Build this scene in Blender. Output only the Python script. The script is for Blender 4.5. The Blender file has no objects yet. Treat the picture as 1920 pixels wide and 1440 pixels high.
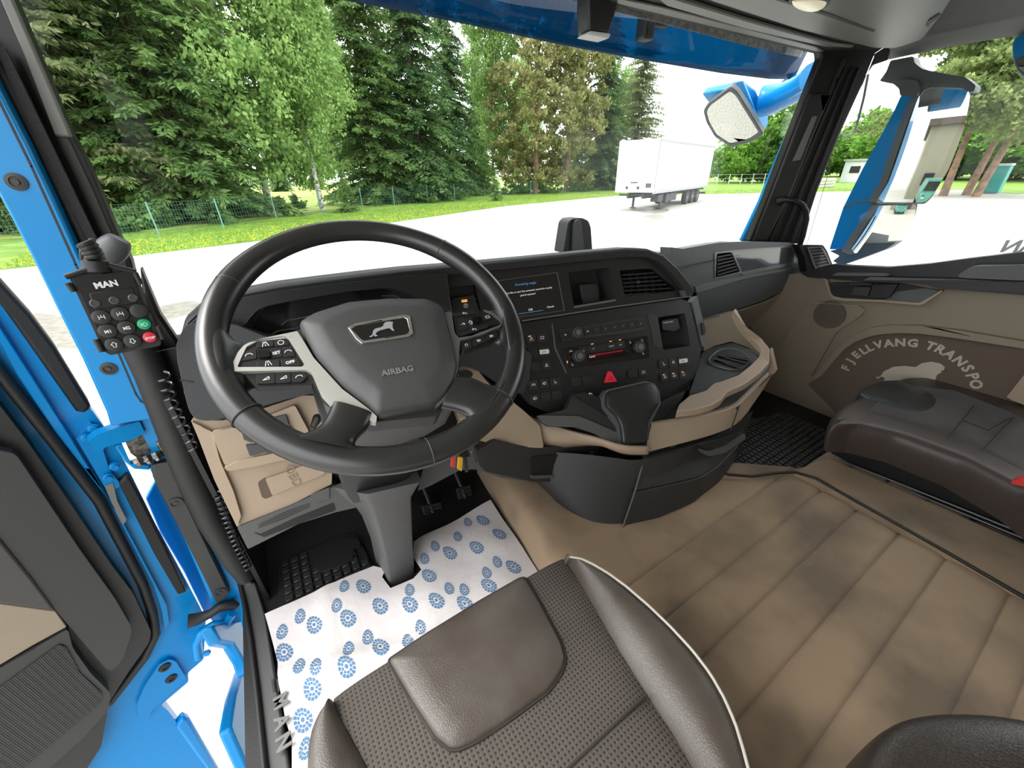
import bpy, bmesh, math, random
import numpy as np
from mathutils import Vector, Matrix
from mathutils.geometry import tessellate_polygon
rad = math.radians
SC = bpy.context.scene
COL = SC.collection
# ------------------------------------------------------------------ camera, sky, exposure
# truck axes: X to the passenger side, Y forward, Z up; the camera is the origin, driver floor z=-1.05, ground z=-2.35
FPX = 730.0
_F = np.array([440 - 960, -(335.4 - 720), -FPX]); _X = np.array([2297 - 960, -(298.3 - 720), -FPX])
_y = _F / np.linalg.norm(_F); _x = _X / np.linalg.norm(_X); _x = _x - _y * _x.dot(_y); _x /= np.linalg.norm(_x)
_z = np.cross(_x, _y); RM = np.array([_x, _y, _z])
cam_d = bpy.data.cameras.new('camera'); cam_d.sensor_width = 36; cam_d.lens = 36 * FPX / 1920
cam_d.clip_start = .02; cam_d.clip_end = 600
cam = bpy.data.objects.new('camera', cam_d); COL.objects.link(cam)
cam.matrix_world = Matrix(RM.tolist()).to_4x4(); SC.camera = cam
SC.view_settings.view_transform = 'Standard'; SC.view_settings.look = 'None'
SC.view_settings.gamma = 1; SC.view_settings.exposure = 0.35; SC.view_settings.use_curve_mapping = False
W = bpy.data.worlds.new('overcast_sky'); SC.world = W; W.use_nodes = True
wn = W.node_tree.nodes; wl = W.node_tree.links
bg = wn['Background']; bg.inputs['Strength'].default_value = 3.3
tc = wn.new('ShaderNodeTexCoord'); sx = wn.new('ShaderNodeSeparateXYZ'); cr = wn.new('ShaderNodeValToRGB')
wl.new(tc.outputs['Generated'], sx.inputs[0]); wl.new(sx.outputs['Z'], cr.inputs[0]); wl.new(cr.outputs[0], bg.inputs[0])
cr.color_ramp.elements[0].position = 0; cr.color_ramp.elements[0].color = (.80, .82, .84, 1)
cr.color_ramp.elements[1].position = .6; cr.color_ramp.elements[1].color = (.97, .985, 1, 1)
sun_d = bpy.data.lights.new('sun', 'SUN'); sun_d.energy = 2.2; sun_d.angle = rad(25); sun_d.color = (1, .97, .92)
sun = bpy.data.objects.new('sun', sun_d); COL.objects.link(sun)
sun.rotation_euler = Vector((.62, -.30, -.85)).to_track_quat('-Z', 'Y').to_euler()   # from the open driver's side, high
GZ = -2.35

# ------------------------------------------------------------------ pixel -> place on a known plane
def ray(px, py): return Vector((RM @ np.array([px - 960, 720 - py, -FPX])).tolist())
class Pl:
    def __init__(s, p, n): s.p = Vector(p); s.n = Vector(n).normalized()
    def u(s, px, py, off=0):
        r = ray(px, py); p = s.p + s.n * off
        return r * (p.dot(s.n) / r.dot(s.n))
    def up(s, off): return Pl(s.p + s.n * off, s.n)
def PX(v, sgn=-1): return Pl((v, 0, 0), (sgn, 0, 0))
def PY(v): return Pl((0, v, 0), (0, -1, 0))
def PZ(v): return Pl((0, 0, v), (0, 0, 1))
def crop(x0, y0, s): return lambda L: [(x0 + x * s, y0 + y * s) for x, y in L]
c1 = crop(340, 380, .35417); c2 = crop(820, 380, .27083); c3 = crop(1000, 560, .30556); c4 = crop(0, 400, .27778)
c5 = crop(0, 780, .45815); c6 = crop(330, 720, .35938); c7 = crop(1300, 60, .32292); c8 = crop(1280, 420, .33333)
c9 = crop(0, 700, .25); c10 = crop(200, 720, .20833); c11 = crop(440, 1040, .51042); c12 = crop(320, 600, .25)
c13 = crop(1080, 0, .25); c14 = crop(1440, 440, .25); c15 = crop(420, 440, .22917); c16 = crop(1300, 700, .5141)
def ground(px, d, z=None):
    r = ray(px, 330); h = math.hypot(r.x, r.y); return Vector((r.x / h * d, r.y / h * d, GZ if z is None else z))
def height(px, py, d):
    r = ray(px, py); return r.z / math.hypot(r.x, r.y) * d - GZ
def fillet(P, r, n=4):
    out = []; N = len(P)
    for i in range(N):
        a, b, c = Vector(P[i - 1]), Vector(P[i]), Vector(P[(i + 1) % N])
        u = a - b; v = c - b; k = min(r, u.length * .45, v.length * .45)
        p = b + u.normalized() * k; q = b + v.normalized() * k
        for j in range(n + 1):
            t = j / n; out.append(tuple(p.lerp(b, t).lerp(b.lerp(q, t), t)))
    return out
def smooth(P, n=2, closed=True):
    for _ in range(n):
        Q = []; N = len(P)
        if not closed: Q.append(tuple(P[0]))
        for i in range(N if closed else N - 1):
            a, b = Vector(P[i]), Vector(P[(i + 1) % N])
            Q.append(tuple(a.lerp(b, .25))); Q.append(tuple(a.lerp(b, .75)))
        if not closed: Q.append(tuple(P[-1]))
        P = Q
    return P
def resamp(P, n, closed=False):
    P = [Vector(p) for p in P]
    if closed: P = P + [P[0]]
    d = [0]
    for a, b in zip(P, P[1:]): d.append(d[-1] + (b - a).length)
    out = []; m = n if closed else n - 1; j = 0
    for i in range(n):
        s = d[-1] * i / m
        while j < len(P) - 2 and d[j + 1] < s: j += 1
        k = (s - d[j]) / max(1e-9, d[j + 1] - d[j]); out.append(P[j].lerp(P[j + 1], min(1, k)))
    return out

# ------------------------------------------------------------------ materials
MATS = {}
def mat(name, col, rough=.5, metal=0, spec=.5, coat=0, bump=None, var=None, emit=None, alpha=None, sheen=0, trans=0):
    """bump=(kind, scale, strength, distance); var=(scale, colour2, low, high, detail)"""
    if name in MATS: return MATS[name]
    m = bpy.data.materials.new(name); m.use_nodes = True; MATS[name] = m
    n = m.node_tree.nodes; l = m.node_tree.links; b = n['Principled BSDF']
    b.inputs['Base Color'].default_value = (*col, 1); b.inputs['Roughness'].default_value = rough
    b.inputs['Metallic'].default_value = metal; b.inputs['Specular IOR Level'].default_value = spec
    b.inputs['Coat Weight'].default_value = coat; b.inputs['Coat Roughness'].default_value = .06
    b.inputs['Sheen Weight'].default_value = sheen
    t = n.new('ShaderNodeTexCoord'); geo = n.new('ShaderNodeNewGeometry')
    if bump:
        kind, sc, st, di = bump; bp = n.new('ShaderNodeBump')
        bp.inputs['Strength'].default_value = st; bp.inputs['Distance'].default_value = di
        if kind == 'noise':
            tx = n.new('ShaderNodeTexNoise'); tx.inputs['Scale'].default_value = sc; tx.inputs['Detail'].default_value = 3; o = tx.outputs[0]
        elif kind == 'leather':
            tx = n.new('ShaderNodeTexVoronoi'); tx.feature = 'DISTANCE_TO_EDGE'; tx.inputs['Scale'].default_value = sc
            mm = n.new('ShaderNodeMath'); mm.operation = 'MINIMUM'; mm.inputs[1].default_value = .18
            l.new(tx.outputs[0], mm.inputs[0]); o = mm.outputs[0]
        else:
            tx = n.new('ShaderNodeTexVoronoi'); tx.inputs['Scale'].default_value = sc; tx.inputs['Randomness'].default_value = 0; o = tx.outputs[0]
        l.new(geo.outputs['Position'], tx.inputs['Vector'])
        l.new(o, bp.inputs['Height']); l.new(bp.outputs[0], b.inputs['Normal'])
    if var:
        sc, c2_, lo, hi, de = var
        tx = n.new('ShaderNodeTexNoise'); tx.inputs['Scale'].default_value = sc; tx.inputs['Detail'].default_value = de
        l.new(geo.outputs['Position'], tx.inputs['Vector'])
        r = n.new('ShaderNodeValToRGB'); r.color_ramp.elements[0].position = lo; r.color_ramp.elements[1].position = hi
        r.color_ramp.elements[0].color = (*col, 1); r.color_ramp.elements[1].color = (*c2_, 1)
        l.new(tx.outputs[0], r.inputs[0]); l.new(r.outputs[0], b.inputs['Base Color'])
    if emit:
        b.inputs['Emission Color'].default_value = (*emit[0], 1); b.inputs['Emission Strength'].default_value = emit[1]
    if trans:   # thin leaf: part of the light comes through
        tr = n.new('ShaderNodeBsdfTranslucent'); ms = n.new('ShaderNodeMixShader'); ms.inputs[0].default_value = trans
        src = b.inputs['Base Color'].links[0].from_socket if b.inputs['Base Color'].links else None
        if src: l.new(src, tr.inputs[0])
        else: tr.inputs[0].default_value = (*col, 1)
        l.new(b.outputs[0], ms.inputs[1]); l.new(tr.outputs[0], ms.inputs[2]); l.new(ms.outputs[0], n['Material Output'].inputs[0])
    return m
def glassmat(name, tint, fres=.04, rough=0.0, refl=(1, 1, 1)):
    m = bpy.data.materials.new(name); m.use_nodes = True; n = m.node_tree.nodes; l = m.node_tree.links
    n.remove(n['Principled BSDF'])
    tr = n.new('ShaderNodeBsdfTransparent'); tr.inputs[0].default_value = (*tint, 1)
    gl = n.new('ShaderNodeBsdfGlossy'); gl.inputs['Roughness'].default_value = rough; gl.inputs[0].default_value = (*refl, 1)
    fr = n.new('ShaderNodeFresnel'); fr.inputs[0].default_value = 1 + fres * 5
    ms = n.new('ShaderNodeMixShader'); l.new(fr.outputs[0], ms.inputs[0]); l.new(tr.outputs[0], ms.inputs[1]); l.new(gl.outputs[0], ms.inputs[2])
    l.new(ms.outputs[0], n['Material Output'].inputs[0]); return m
M_BLACK = mat('black_plastic', (.012, .012, .0125), .42, bump=('noise', 900, .25, .0006))
M_DARK = mat('charcoal_plastic', (.026, .026, .026), .5, bump=('noise', 700, .3, .0007))
M_GRAIN = mat('grained_charcoal_skin', (.033, .034, .037), .5, bump=('leather', 420, .55, .0012))
M_GREY = mat('grey_plastic', (.085, .085, .083), .5, bump=('noise', 900, .2, .0005))
M_SLATE = mat('slate_grey_soft_plastic', (.088, .094, .098), .48, bump=('leather', 700, .35, .0007))
M_GLOSSB = mat('gloss_black', (.006, .006, .007), .12, coat=.5)
M_TAN = mat('tan_plastic', (.36, .275, .195), .5, bump=('noise', 800, .25, .0006))
M_TAND = mat('olive_tan_plastic', (.24, .195, .14), .5, bump=('noise', 800, .25, .0006))
M_BLUE = mat('blue_paint', (.0, .20, .50), .35, spec=.22, coat=.25)
M_RUBBER = mat('rubber', (.010, .010, .010), .55, bump=('noise', 300, .3, .001))
M_SILVER = mat('satin_silver', (.55, .54, .50), .45, metal=.45)
M_SATIN = mat('satin_grey_trim', (.20, .20, .19), .38, metal=.5)
M_CHROME = mat('chrome', (.75, .75, .75), .12, metal=1)
M_STEEL = mat('worn_steel', (.25, .24, .22), .5, metal=.8, var=(90, (.08, .07, .06), .4, .6, 5))
M_WHITE = mat('white_print', (.75, .75, .75), .6)
M_AMBER = mat('amber_light', (.9, .35, .1), .5, emit=((1, .35, .08), 1.2))
M_LEATHERB = mat('black_leather', (.014, .0145, .0145), .30, spec=.7, bump=('leather', 650, .25, .0006), var=(9, (.028, .028, .027), .35, .75, 6))
M_HUB = mat('airbag_grey_skin', (.060, .062, .061), .47, bump=('leather', 600, .45, .0009))
M_BROWNL = mat('brown_leather', (.060, .047, .037), .40, spec=.55, bump=('leather', 300, .55, .0012), var=(14, (.085, .072, .060), .35, .7, 4))
M_MIRROR = mat('mirror_glass', (.66, .67, .64), .01, metal=1)
M_WS = glassmat('window_glass', (.97, .985, .98), .035)
M_LENS = mat('lamp_lens', (.8, .78, .7), .2, spec=.6)

# ------------------------------------------------------------------ objects
WL = {}
def link(o, loc, parent=None):
    COL.objects.link(o); loc = Vector(loc)
    if parent is None: o.location = loc
    else:
        o.parent = parent; o.location = loc - WL[parent.name]
    WL[o.name] = loc; return o
def thing(name, label, cat, loc, group=None):
    o = bpy.data.objects.new(name, None); o.empty_display_size = .05; link(o, loc)
    return tag(o, label, cat, group)
def tag(o, label, cat=None, group=None, kind=None):
    if label: o['label'] = label
    if cat: o['category'] = cat
    if group: o['group'] = group
    if kind: o['kind'] = kind
    return o
def structure(o): o['kind'] = 'structure'; return o
def meshobj(name, V, F, m, parent=None, bev=0, sub=0, sm=True, mi=None, solid=0, seg=2, ang=35):
    V = [Vector(v) for v in V]
    lo = Vector((min(v.x for v in V), min(v.y for v in V), min(v.z for v in V))); hi = Vector((max(v.x for v in V), max(v.y for v in V), max(v.z for v in V)))
    c = (lo + hi) / 2; c.z = lo.z
    me = bpy.data.meshes.new(name); me.from_pydata([tuple(v - c) for v in V], [], [tuple(f) for f in F]); me.update()
    for mm in (m if isinstance(m, (list, tuple)) else [m]): me.materials.append(mm)
    if mi: me.polygons.foreach_set('material_index', mi)
    bm = bmesh.new(); bm.from_mesh(me)
    if not mi and len(V) < 60000: bmesh.ops.recalc_face_normals(bm, faces=bm.faces)
    bm.to_mesh(me); bm.free()
    if sm:
        me.polygons.foreach_set('use_smooth', [True] * len(me.polygons)); me.set_sharp_from_angle(angle=rad(ang))
    o = bpy.data.objects.new(name, me); link(o, c, parent)
    if solid:
        s = o.modifiers.new('s', 'SOLIDIFY'); s.thickness = solid; s.offset = 0
    if bev:
        b = o.modifiers.new('b', 'BEVEL'); b.width = bev; b.segments = seg; b.limit_method = 'ANGLE'; b.angle_limit = rad(28); b.harden_normals = False
    if sub:
        s = o.modifiers.new('ss', 'SUBSURF'); s.levels = sub; s.render_levels = sub
    return o
class MB:
    def __init__(s): s.V = []; s.F = []; s.I = []
    def add(s, V, F, i=0):
        k = len(s.V); s.V += [Vector(v) for v in V]; s.F += [tuple(a + k for a in f) for f in F]; s.I += [i] * len(F)
    def slab(s, P, d, holes=None, i=0):
        s.add(*slab_geo(P, d, holes), i)
    def box(s, c, size, rot=None, i=0):
        c = Vector(c); V = []
        for x in (-.5, .5):
            for y in (-.5, .5):
                for z in (-.5, .5):
                    v = Vector((x * size[0], y * size[1], z * size[2])); V.append(c + (rot @ v if rot else v))
        s.add(V, [(0, 1, 3, 2), (4, 6, 7, 5), (0, 4, 5, 1), (2, 3, 7, 6), (0, 2, 6, 4), (1, 5, 7, 3)], i)
    def tube(s, P, r, n=10, closed=False, i=0, cap=True): s.add(*tube_geo(P, r, n, closed, cap), i)
    def build(s, name, m, parent=None, **k):
        return meshobj(name, s.V, s.F, m, parent, mi=s.I if isinstance(m, (list, tuple)) else None, **k)
def slab_geo(P, d, holes=None):
    loops = [[Vector(p) for p in P]] + [[Vector(p) for p in h] for h in (holes or [])]
    T = tessellate_polygon(loops) if (holes or len(P) > 4) else [tuple(range(len(P)))]
    allv = [p for L in loops for p in L]; n = len(allv); d = Vector(d)
    F = [tuple(t) for t in T] + [tuple(a + n for a in reversed(t)) for t in T]; k = 0
    for L in loops:
        m = len(L)
        for i in range(m): a = k + i; b = k + (i + 1) % m; F.append((a, b, b + n, a + n))
        k += m
    return allv + [p + d for p in allv], F
def slab(name, P, d, m, parent=None, holes=None, bev=.001, **k):
    V, F = slab_geo(P, d, holes); return meshobj(name, V, F, m, parent, bev=bev, **k)
def pslab(name, px, pl, t, m, parent=None, off=0, holes=None, r=0, **k):
    """outline traced on the plane pl; front face at off towards the room, thickness t behind it"""
    if r: px = fillet(px, r)
    q = pl.up(off); P = [q.u(*p) for p in px]; H = [[q.u(*p) for p in h] for h in holes] if holes else None
    return slab(name, P, -pl.n * t, m, parent, holes=H, **k)
def tube_geo(P, r, n=10, closed=False, cap=True):
    P = [Vector(p) for p in P]; N = len(P); R = r if isinstance(r, (list, tuple)) else [r] * N
    V = []; F = []; up = None
    for i in range(N):
        if closed: t = P[(i + 1) % N] - P[i - 1]
        else: t = P[min(N - 1, i + 1)] - P[max(0, i - 1)]
        t.normalize()
        if up is None:
            up = t.orthogonal().normalized()
        up = (up - t * up.dot(t)).normalized(); w = t.cross(up)
        for j in range(n):
            a = 2 * math.pi * j / n; V.append(P[i] + (up * math.cos(a) + w * math.sin(a)) * R[i])
    for i in range(N if closed else N - 1):
        for j in range(n):
            a = i * n + j; b = i * n + (j + 1) % n; k = ((i + 1) % N) * n
            F.append((a, b, k + (j + 1) % n, k + j))
    if cap and not closed:
        F.append(tuple(reversed(range(n)))); F.append(tuple((N - 1) * n + j for j in range(n)))
    return V, F
def tube(name, P, r, m, parent=None, n=12, closed=False, **k):
    V, F = tube_geo(P, r, n, closed); return meshobj(name, V, F, m, parent, ang=60, **k)
def loft(name, rows, m, parent=None, closed=False, cap=False, caps=False, **k):
    n = len(rows[0]); V = [p for r in rows for p in r]; F = []
    for i in range(len(rows) - 1):
        for j in range(n if closed else n - 1):
            a = i * n + j; b = i * n + (j + 1) % n; F.append((a, b, b + n, a + n))
    if cap: F.append(tuple(range((len(rows) - 1) * n, len(rows) * n)))
    if caps: F.append(tuple(reversed(range(n))))
    return meshobj(name, V, F, m, parent, **k)
def dome(name, P, nrm, levels, m, parent=None, cen=None, **k):
    """outline P raised along nrm in rings: levels=[(scale, height), ...]"""
    P = [Vector(p) for p in P]; c = Vector(cen) if cen else sum(P, Vector()) / len(P)
    rows = [[c + (p - c) * s + nrm * h for p in P] for s, h in levels]
    return loft(name, rows, m, parent, closed=True, cap=True, **k)
def lathe_geo(c, ax, prof, n=24):
    ax = Vector(ax).normalized(); u = ax.orthogonal().normalized(); w = ax.cross(u); V = []; F = []; c = Vector(c)
    for r, h in prof:
        for j in range(n):
            a = 2 * math.pi * j / n; V.append(c + ax * h + (u * math.cos(a) + w * math.sin(a)) * r)
    for i in range(len(prof) - 1):
        for j in range(n): F.append((i * n + j, i * n + (j + 1) % n, (i + 1) * n + (j + 1) % n, (i + 1) * n + j))
    F.append(tuple(reversed(range(n)))); F.append(tuple((len(prof) - 1) * n + j for j in range(n)))
    return V, F
def lathe(name, c, ax, prof, m, parent=None, n=24, **k):
    V, F = lathe_geo(c, ax, prof, n); return meshobj(name, V, F, m, parent, **k)
def words(name, s, o, ux, uy, size, m, parent=None, ext=.0004, bold=0, align='CENTER', shear=0):
    """lettering lying in the plane of ux, uy (unit vectors), o = middle of the baseline"""
    cu = bpy.data.curves.new(name, 'FONT'); cu.body = s; cu.size = size; cu.extrude = ext; cu.offset = bold; cu.align_x = align; cu.resolution_u = 2; cu.shear = shear
    tmp = bpy.data.objects.new('tmp', cu); COL.objects.link(tmp)
    me = bpy.data.meshes.new_from_object(tmp.evaluated_get(bpy.context.evaluated_depsgraph_get()))
    bpy.data.objects.remove(tmp); ux = Vector(ux).normalized(); uy = Vector(uy).normalized(); nz = ux.cross(uy)
    V = [Vector(o) + ux * v.co.x + uy * v.co.y + nz * v.co.z for v in me.vertices]; F = [tuple(p.vertices) for p in me.polygons]
    return meshobj(name, V, F, m, parent, sm=False)
def ribbon_geo(P, w, n, h=.0003):
    """flat stroke along P, width w, in the plane with normal n"""
    V = []; F = []; n = Vector(n).normalized()
    for a, b in zip(P, P[1:]):
        a = Vector(a); b = Vector(b); t = (b - a).normalized(); s = n.cross(t) * w / 2; a = a - t * w * .3; b = b + t * w * .3
        k = len(V); V += [a - s, a + s, b + s, b - s]; V += [v + n * h for v in V[k:k + 4]]
        F += [(k, k + 1, k + 2, k + 3), (k + 7, k + 6, k + 5, k + 4), (k, k + 4, k + 5, k + 1), (k + 1, k + 5, k + 6, k + 2), (k + 2, k + 6, k + 7, k + 3), (k + 3, k + 7, k + 4, k)]
    return V, F
_c = [(math.cos(a * math.pi / 6), math.sin(a * math.pi / 6)) for a in range(13)]
GLYPH = {
 'tri': [[(-.8, -.6), (.8, -.6), (0, .8), (-.8, -.6)], [(0, -.1), (0, .35)]],
 'box': [[(-.8, -.5), (.8, -.5), (.8, .5), (-.8, .5), (-.8, -.5)]],
 'circ': [[(x * .75, y * .75) for x, y in _c]],
 'parkp': [[(x * .7, y * .7) for x, y in _c], [(-.2, -.4), (-.2, .4), (.2, .4), (.25, .1), (-.2, 0)]],
 'road': [[(-.8, -.8), (-.3, .8)], [(.8, -.8), (.3, .8)], [(0, -.7), (0, -.2)], [(0, .2), (0, .7)]],
 'arrow': [[(-.8, 0), (.8, 0)], [(.3, .5), (.8, 0), (.3, -.5)]],
 'back': [[(.8, -.5), (.8, .3), (-.7, .3)], [(-.2, .8), (-.7, .3), (-.2, -.2)]],
 'up': [[(-.4, -.8), (-.4, .1), (-.8, .1), (0, .9), (.8, .1), (.4, .1), (.4, -.8), (-.4, -.8)]],
 'down': [[(-.4, .8), (-.4, -.1), (-.8, -.1), (0, -.9), (.8, -.1), (.4, -.1), (.4, .8), (-.4, .8)]],
 'lamp': [[(-.1, -.6), (-.1, .6), (.4, .6), (.8, .2), (.8, -.2), (.4, -.6), (-.1, -.6)], [(-.9, .4), (-.4, .3)], [(-.9, 0), (-.4, 0)], [(-.9, -.4), (-.4, -.3)]],
 'axle': [[(-.7, -.6), (-.7, .6)], [(.7, -.6), (.7, .6)], [(-.7, 0), (.7, 0)], [(0, 0), (0, .7)]],
 'phone': [[(-.9, -.2), (-.6, .3), (0, .45), (.6, .3), (.9, -.2)]],
 'vol': [[(-.8, -.4), (.8, -.4), (.8, .4), (-.8, -.4)]],
 'next': [[(-.7, -.5), (0, 0), (-.7, .5), (-.7, -.5)], [(.1, -.5), (.8, 0), (.1, .5), (.1, -.5)]],
 'note': [[(-.4, -.6), (-.4, .6), (.5, .6), (.5, -.4)]],
 'car': [[(-.9, -.4), (.9, -.4), (.9, .1), (.4, .2), (.2, .6), (-.4, .6), (-.6, .1), (-.9, .1), (-.9, -.4)]],
 'seat': [[(-.5, .8), (-.2, -.3), (.6, -.3)], [(-.4, -.7), (.6, -.7)]],
}
def glyph(name, g, c, ux, uy, s, m, parent, w=.09):
    b = MB(); n = ux.cross(uy)
    for st in GLYPH[g]: b.add(*ribbon_geo([c + ux * (x * s) + uy * (y * s) for x, y in st], w * s * 2, n, .0003))
    return b.build(name, m, parent, sm=False)
def npmesh(name, V, F, m, sm=False):
    """fast build from arrays; F is (n,3) or (n,4)"""
    me = bpy.data.meshes.new(name); me.vertices.add(len(V)); me.vertices.foreach_set('co', V.astype(np.float32).ravel())
    k = F.shape[1]; me.loops.add(F.size); me.loops.foreach_set('vertex_index', F.astype(np.int32).ravel())
    me.polygons.add(len(F)); me.polygons.foreach_set('loop_start', np.arange(0, F.size, k, dtype=np.int32)); me.polygons.foreach_set('loop_total', np.full(len(F), k, dtype=np.int32))
    me.update(calc_edges=True); me.materials.append(m); return me

# ------------------------------------------------------------------ the ground outside
def ground_mat(name, c1_, c2_, sc, lo=.35, hi=.65, c3_=None, sc3=.15):
    m = mat(name, c1_, .8, var=(sc, c2_, lo, hi, 8), bump=('noise', 40, .4, .02))
    return m
b = MB(); b.box((40, 20, GZ - .1), (420, 420, .2)); structure(b.build('ground', ground_mat('pale_asphalt', (.42, .405, .365), (.30, .29, .26), 60), None, sm=False))
GE = [pl for pl in [PZ(GZ).u(*p) for p in [(-900, 640), (0, 506), (250, 480), (500, 450), (750, 415), (950, 386), (1150, 367.5), (1190, 366), (1330, 364), (1500, 360), (1700, 357), (1800, 356), (1905, 364)]]]
far = [Vector((250, -40, GZ)), Vector((260, 220, GZ)), Vector((-120, 220, GZ)), Vector((-120, 20, GZ))]
slab('grass_verge', [Vector((p.x, p.y, GZ + .02)) for p in GE + far], (0, 0, -.06), mat('green_grass', (.11, .22, .02), .8, var=(1.4, (.20, .33, .03), .4, .62, 8), bump=('noise', 30, 1, .05)), None, bev=0, sm=False)['kind'] = 'structure'
LW = [PZ(GZ).u(*p) for p in [(-300, 470), (300, 436), (640, 393), (840, 371), (1000, 362), (1150, 352)]]
slab('lawn', [Vector((p.x, p.y + 1.0, GZ + .05)) for p in LW] + [Vector((110, 150, GZ + .05)), Vector((-60, 150, GZ + .05))], (0, 0, -.05), mat('mown_lawn', (.30, .36, .07), .85, var=(.5, (.24, .32, .06), .4, .6, 5)), None, bev=0, sm=False)['kind'] = 'structure'
rng = np.random.default_rng(5)
def along(poly, n):
    P = np.array([(p.x, p.y) for p in poly]); seg = np.linalg.norm(P[1:] - P[:-1], axis=1); w = seg / (np.linalg.norm((P[1:] + P[:-1]) / 2, axis=1)); w /= w.sum()
    i = rng.choice(len(w), n, p=w); t = rng.random(n)[:, None]; q = P[i] * (1 - t) + P[i + 1] * t
    d = P[i + 1] - P[i]; nn = np.stack([-d[:, 1], d[:, 0]], 1); nn /= np.linalg.norm(nn, axis=1)[:, None]
    s = np.sign((nn * q).sum(1)); return q, nn * s[:, None]
def tufts(name, label, cat, n, wid, h, w, m, z0):
    q, nn = along(GE[1:11], n); q = q + nn * (rng.random(n) ** 1.3 * wid)[:, None]; a = rng.random(n) * 6.28
    hh = h * (.4 + rng.random(n)); V = np.zeros((n, 3, 3))
    V[:, 0, :2] = q + np.stack([np.cos(a), np.sin(a)], 1) * w; V[:, 1, :2] = q - np.stack([np.cos(a), np.sin(a)], 1) * w
    V[:, 2, :2] = q + rng.normal(size=(n, 2)) * h * .4; V[:, :2, 2] = z0; V[:, 2, 2] = z0 + hh
    me = npmesh(name, V.reshape(-1, 3), np.arange(n * 3).reshape(-1, 3), m); o = bpy.data.objects.new(name, me); link(o, (0, 0, 0)); return tag(o, label, cat, kind='stuff')
tufts('grass', 'short grass blades along the edge of the asphalt yard', 'grass', 26000, 8, .10, .02, mat('grass_blade', (.12, .24, .02), .7, var=(3, (.24, .36, .04), .4, .6, 4), trans=.3), GZ)
fl_m = mat('dandelion_yellow', (.50, .45, .02), .7)
tufts('dandelions', 'yellow dandelions dotted through the grass verge', 'flowers', 3600, 4.5, .05, .032, fl_m, GZ + .06)
# wet patches and cracks on the yard
st_m = mat('damp_asphalt', (.20, .19, .165), .35, var=(8, (.27, .255, .22), .4, .6, 6))
st = MB()
for L in ([(1175, 392), (1215, 388), (1262, 391), (1240, 402), (1205, 399)], [(1200, 404), (1240, 401), (1252, 410), (1222, 414)], [(1190, 414), (1250, 412), (1255, 420), (1210, 421)], [(1205, 424), (1245, 426), (1252, 432), (1215, 431)],
          [(20, 600), (60, 583), (140, 598), (220, 590), (300, 574), (370, 560), (382, 582), (300, 603), (220, 628), (140, 656), (85, 652)]):
    st.slab([PZ(GZ).u(*p, .004) for p in smooth(L, 2)], (0, 0, -.01))
tag(st.build('damp_patch', st_m, None, sm=False), None, kind='structure')

# ------------------------------------------------------------------ trees
def card_mesh(name, base, d, nrm, L, Wd, m):
    """one kite per row: base point, direction, side vector"""
    n = len(base); V = np.zeros((n, 4, 3)); V[:, 0] = base; V[:, 2] = base + d * L[:, None]
    V[:, 1] = base + d * (L * .45)[:, None] + nrm * Wd[:, None]; V[:, 3] = base + d * (L * .45)[:, None] - nrm * Wd[:, None]
    return npmesh(name, V.reshape(-1, 3), np.arange(n * 4).reshape(-1, 4), m)
def unit(a): return a / np.maximum(1e-6, np.linalg.norm(a, axis=1))[:, None]
def spruce_fol(seed, h, r, m, dens=1.0, low=.03, droop=.35, expo=.75, name='foliage'):
    g = np.random.default_rng(seed); B = []; D = []; N = []; L = []
    z = low * h
    while z < h * .99:
        f = z / h; nb = int(g.integers(7, 11)); ln0 = r * (1 - f) ** expo + .15
        for a in g.random(nb) * 6.283:
            ln = ln0 * g.uniform(.55, 1.1); k = max(3, int(ln / .16 * dens)); t = np.linspace(.12, 1, k) + g.normal(size=k) * .02
            dr = droop * g.uniform(.6, 1.3); out = np.array([math.cos(a), math.sin(a), 0]); sd = np.array([-math.sin(a), math.cos(a), 0])
            p = out * (t * ln)[:, None]; p[:, 2] = z + ln * (.10 * t - dr * t ** 1.6)
            for s in (-1, -.6, -.25, 0, .25, .6, 1):
                q = p + g.normal(size=p.shape) * .06 + sd * (s * ln * .16 * (1 - .6 * t) * g.random(k))[:, None]; w = (1 - .6 * t) * ln * .11 + .13
                d = out * (.75 if s else 1) + sd * s * .9 + np.array([0, 0, -.45]); d = unit(np.tile(d, (k, 1)) + g.normal(size=(k, 3)) * .30)
                B.append(q); D.append(d); L.append(w * g.uniform(.7, 1.3, k)); N.append(unit(np.cross(d, g.normal(size=(k, 3)) * .5 + np.array([0, 0, 1.]))))
        z += g.uniform(.26, .44) * (1.25 - .5 * f)
    B = np.vstack(B); D = np.vstack(D); N = np.vstack(N); L = np.concatenate(L)
    return card_mesh(name, B, D, N, L, L * .16 + .012, m)
def leaf_fol(seed, blobs, n, size, m, droop=0., name='foliage', shell=.55):
    g = np.random.default_rng(seed); B = []; w = np.array([b[3] ** 2 for b in blobs]); w = w / w.sum()
    for (x, y, z, r, sq), k in zip(blobs, (w * n).astype(int)):
        nc = max(6, int(k / 45)); c = unit(g.normal(size=(nc, 3))) * (r * g.uniform(shell, 1., nc) ** .6)[:, None]; c[:, 2] *= sq
        q = c[g.integers(0, nc, k)] + g.normal(size=(k, 3)) * np.array([.30, .30, .22 + droop * .5]) * (r * .35)
        B.append(q + np.array([x, y, z]))
    B = np.vstack(B); k = len(B); D = unit(g.normal(size=(k, 3)) + np.array([0, 0, -droop * 3])); N = unit(np.cross(D, g.normal(size=(k, 3))))
    L = size * g.uniform(.6, 1.4, k); return card_mesh(name, B, D, N, L, L * .33, m)
def fm(name, a, b, sc=.6): return mat(name, a, .7, spec=.2, var=(sc, b, .36, .60, 6), trans=.38)
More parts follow.
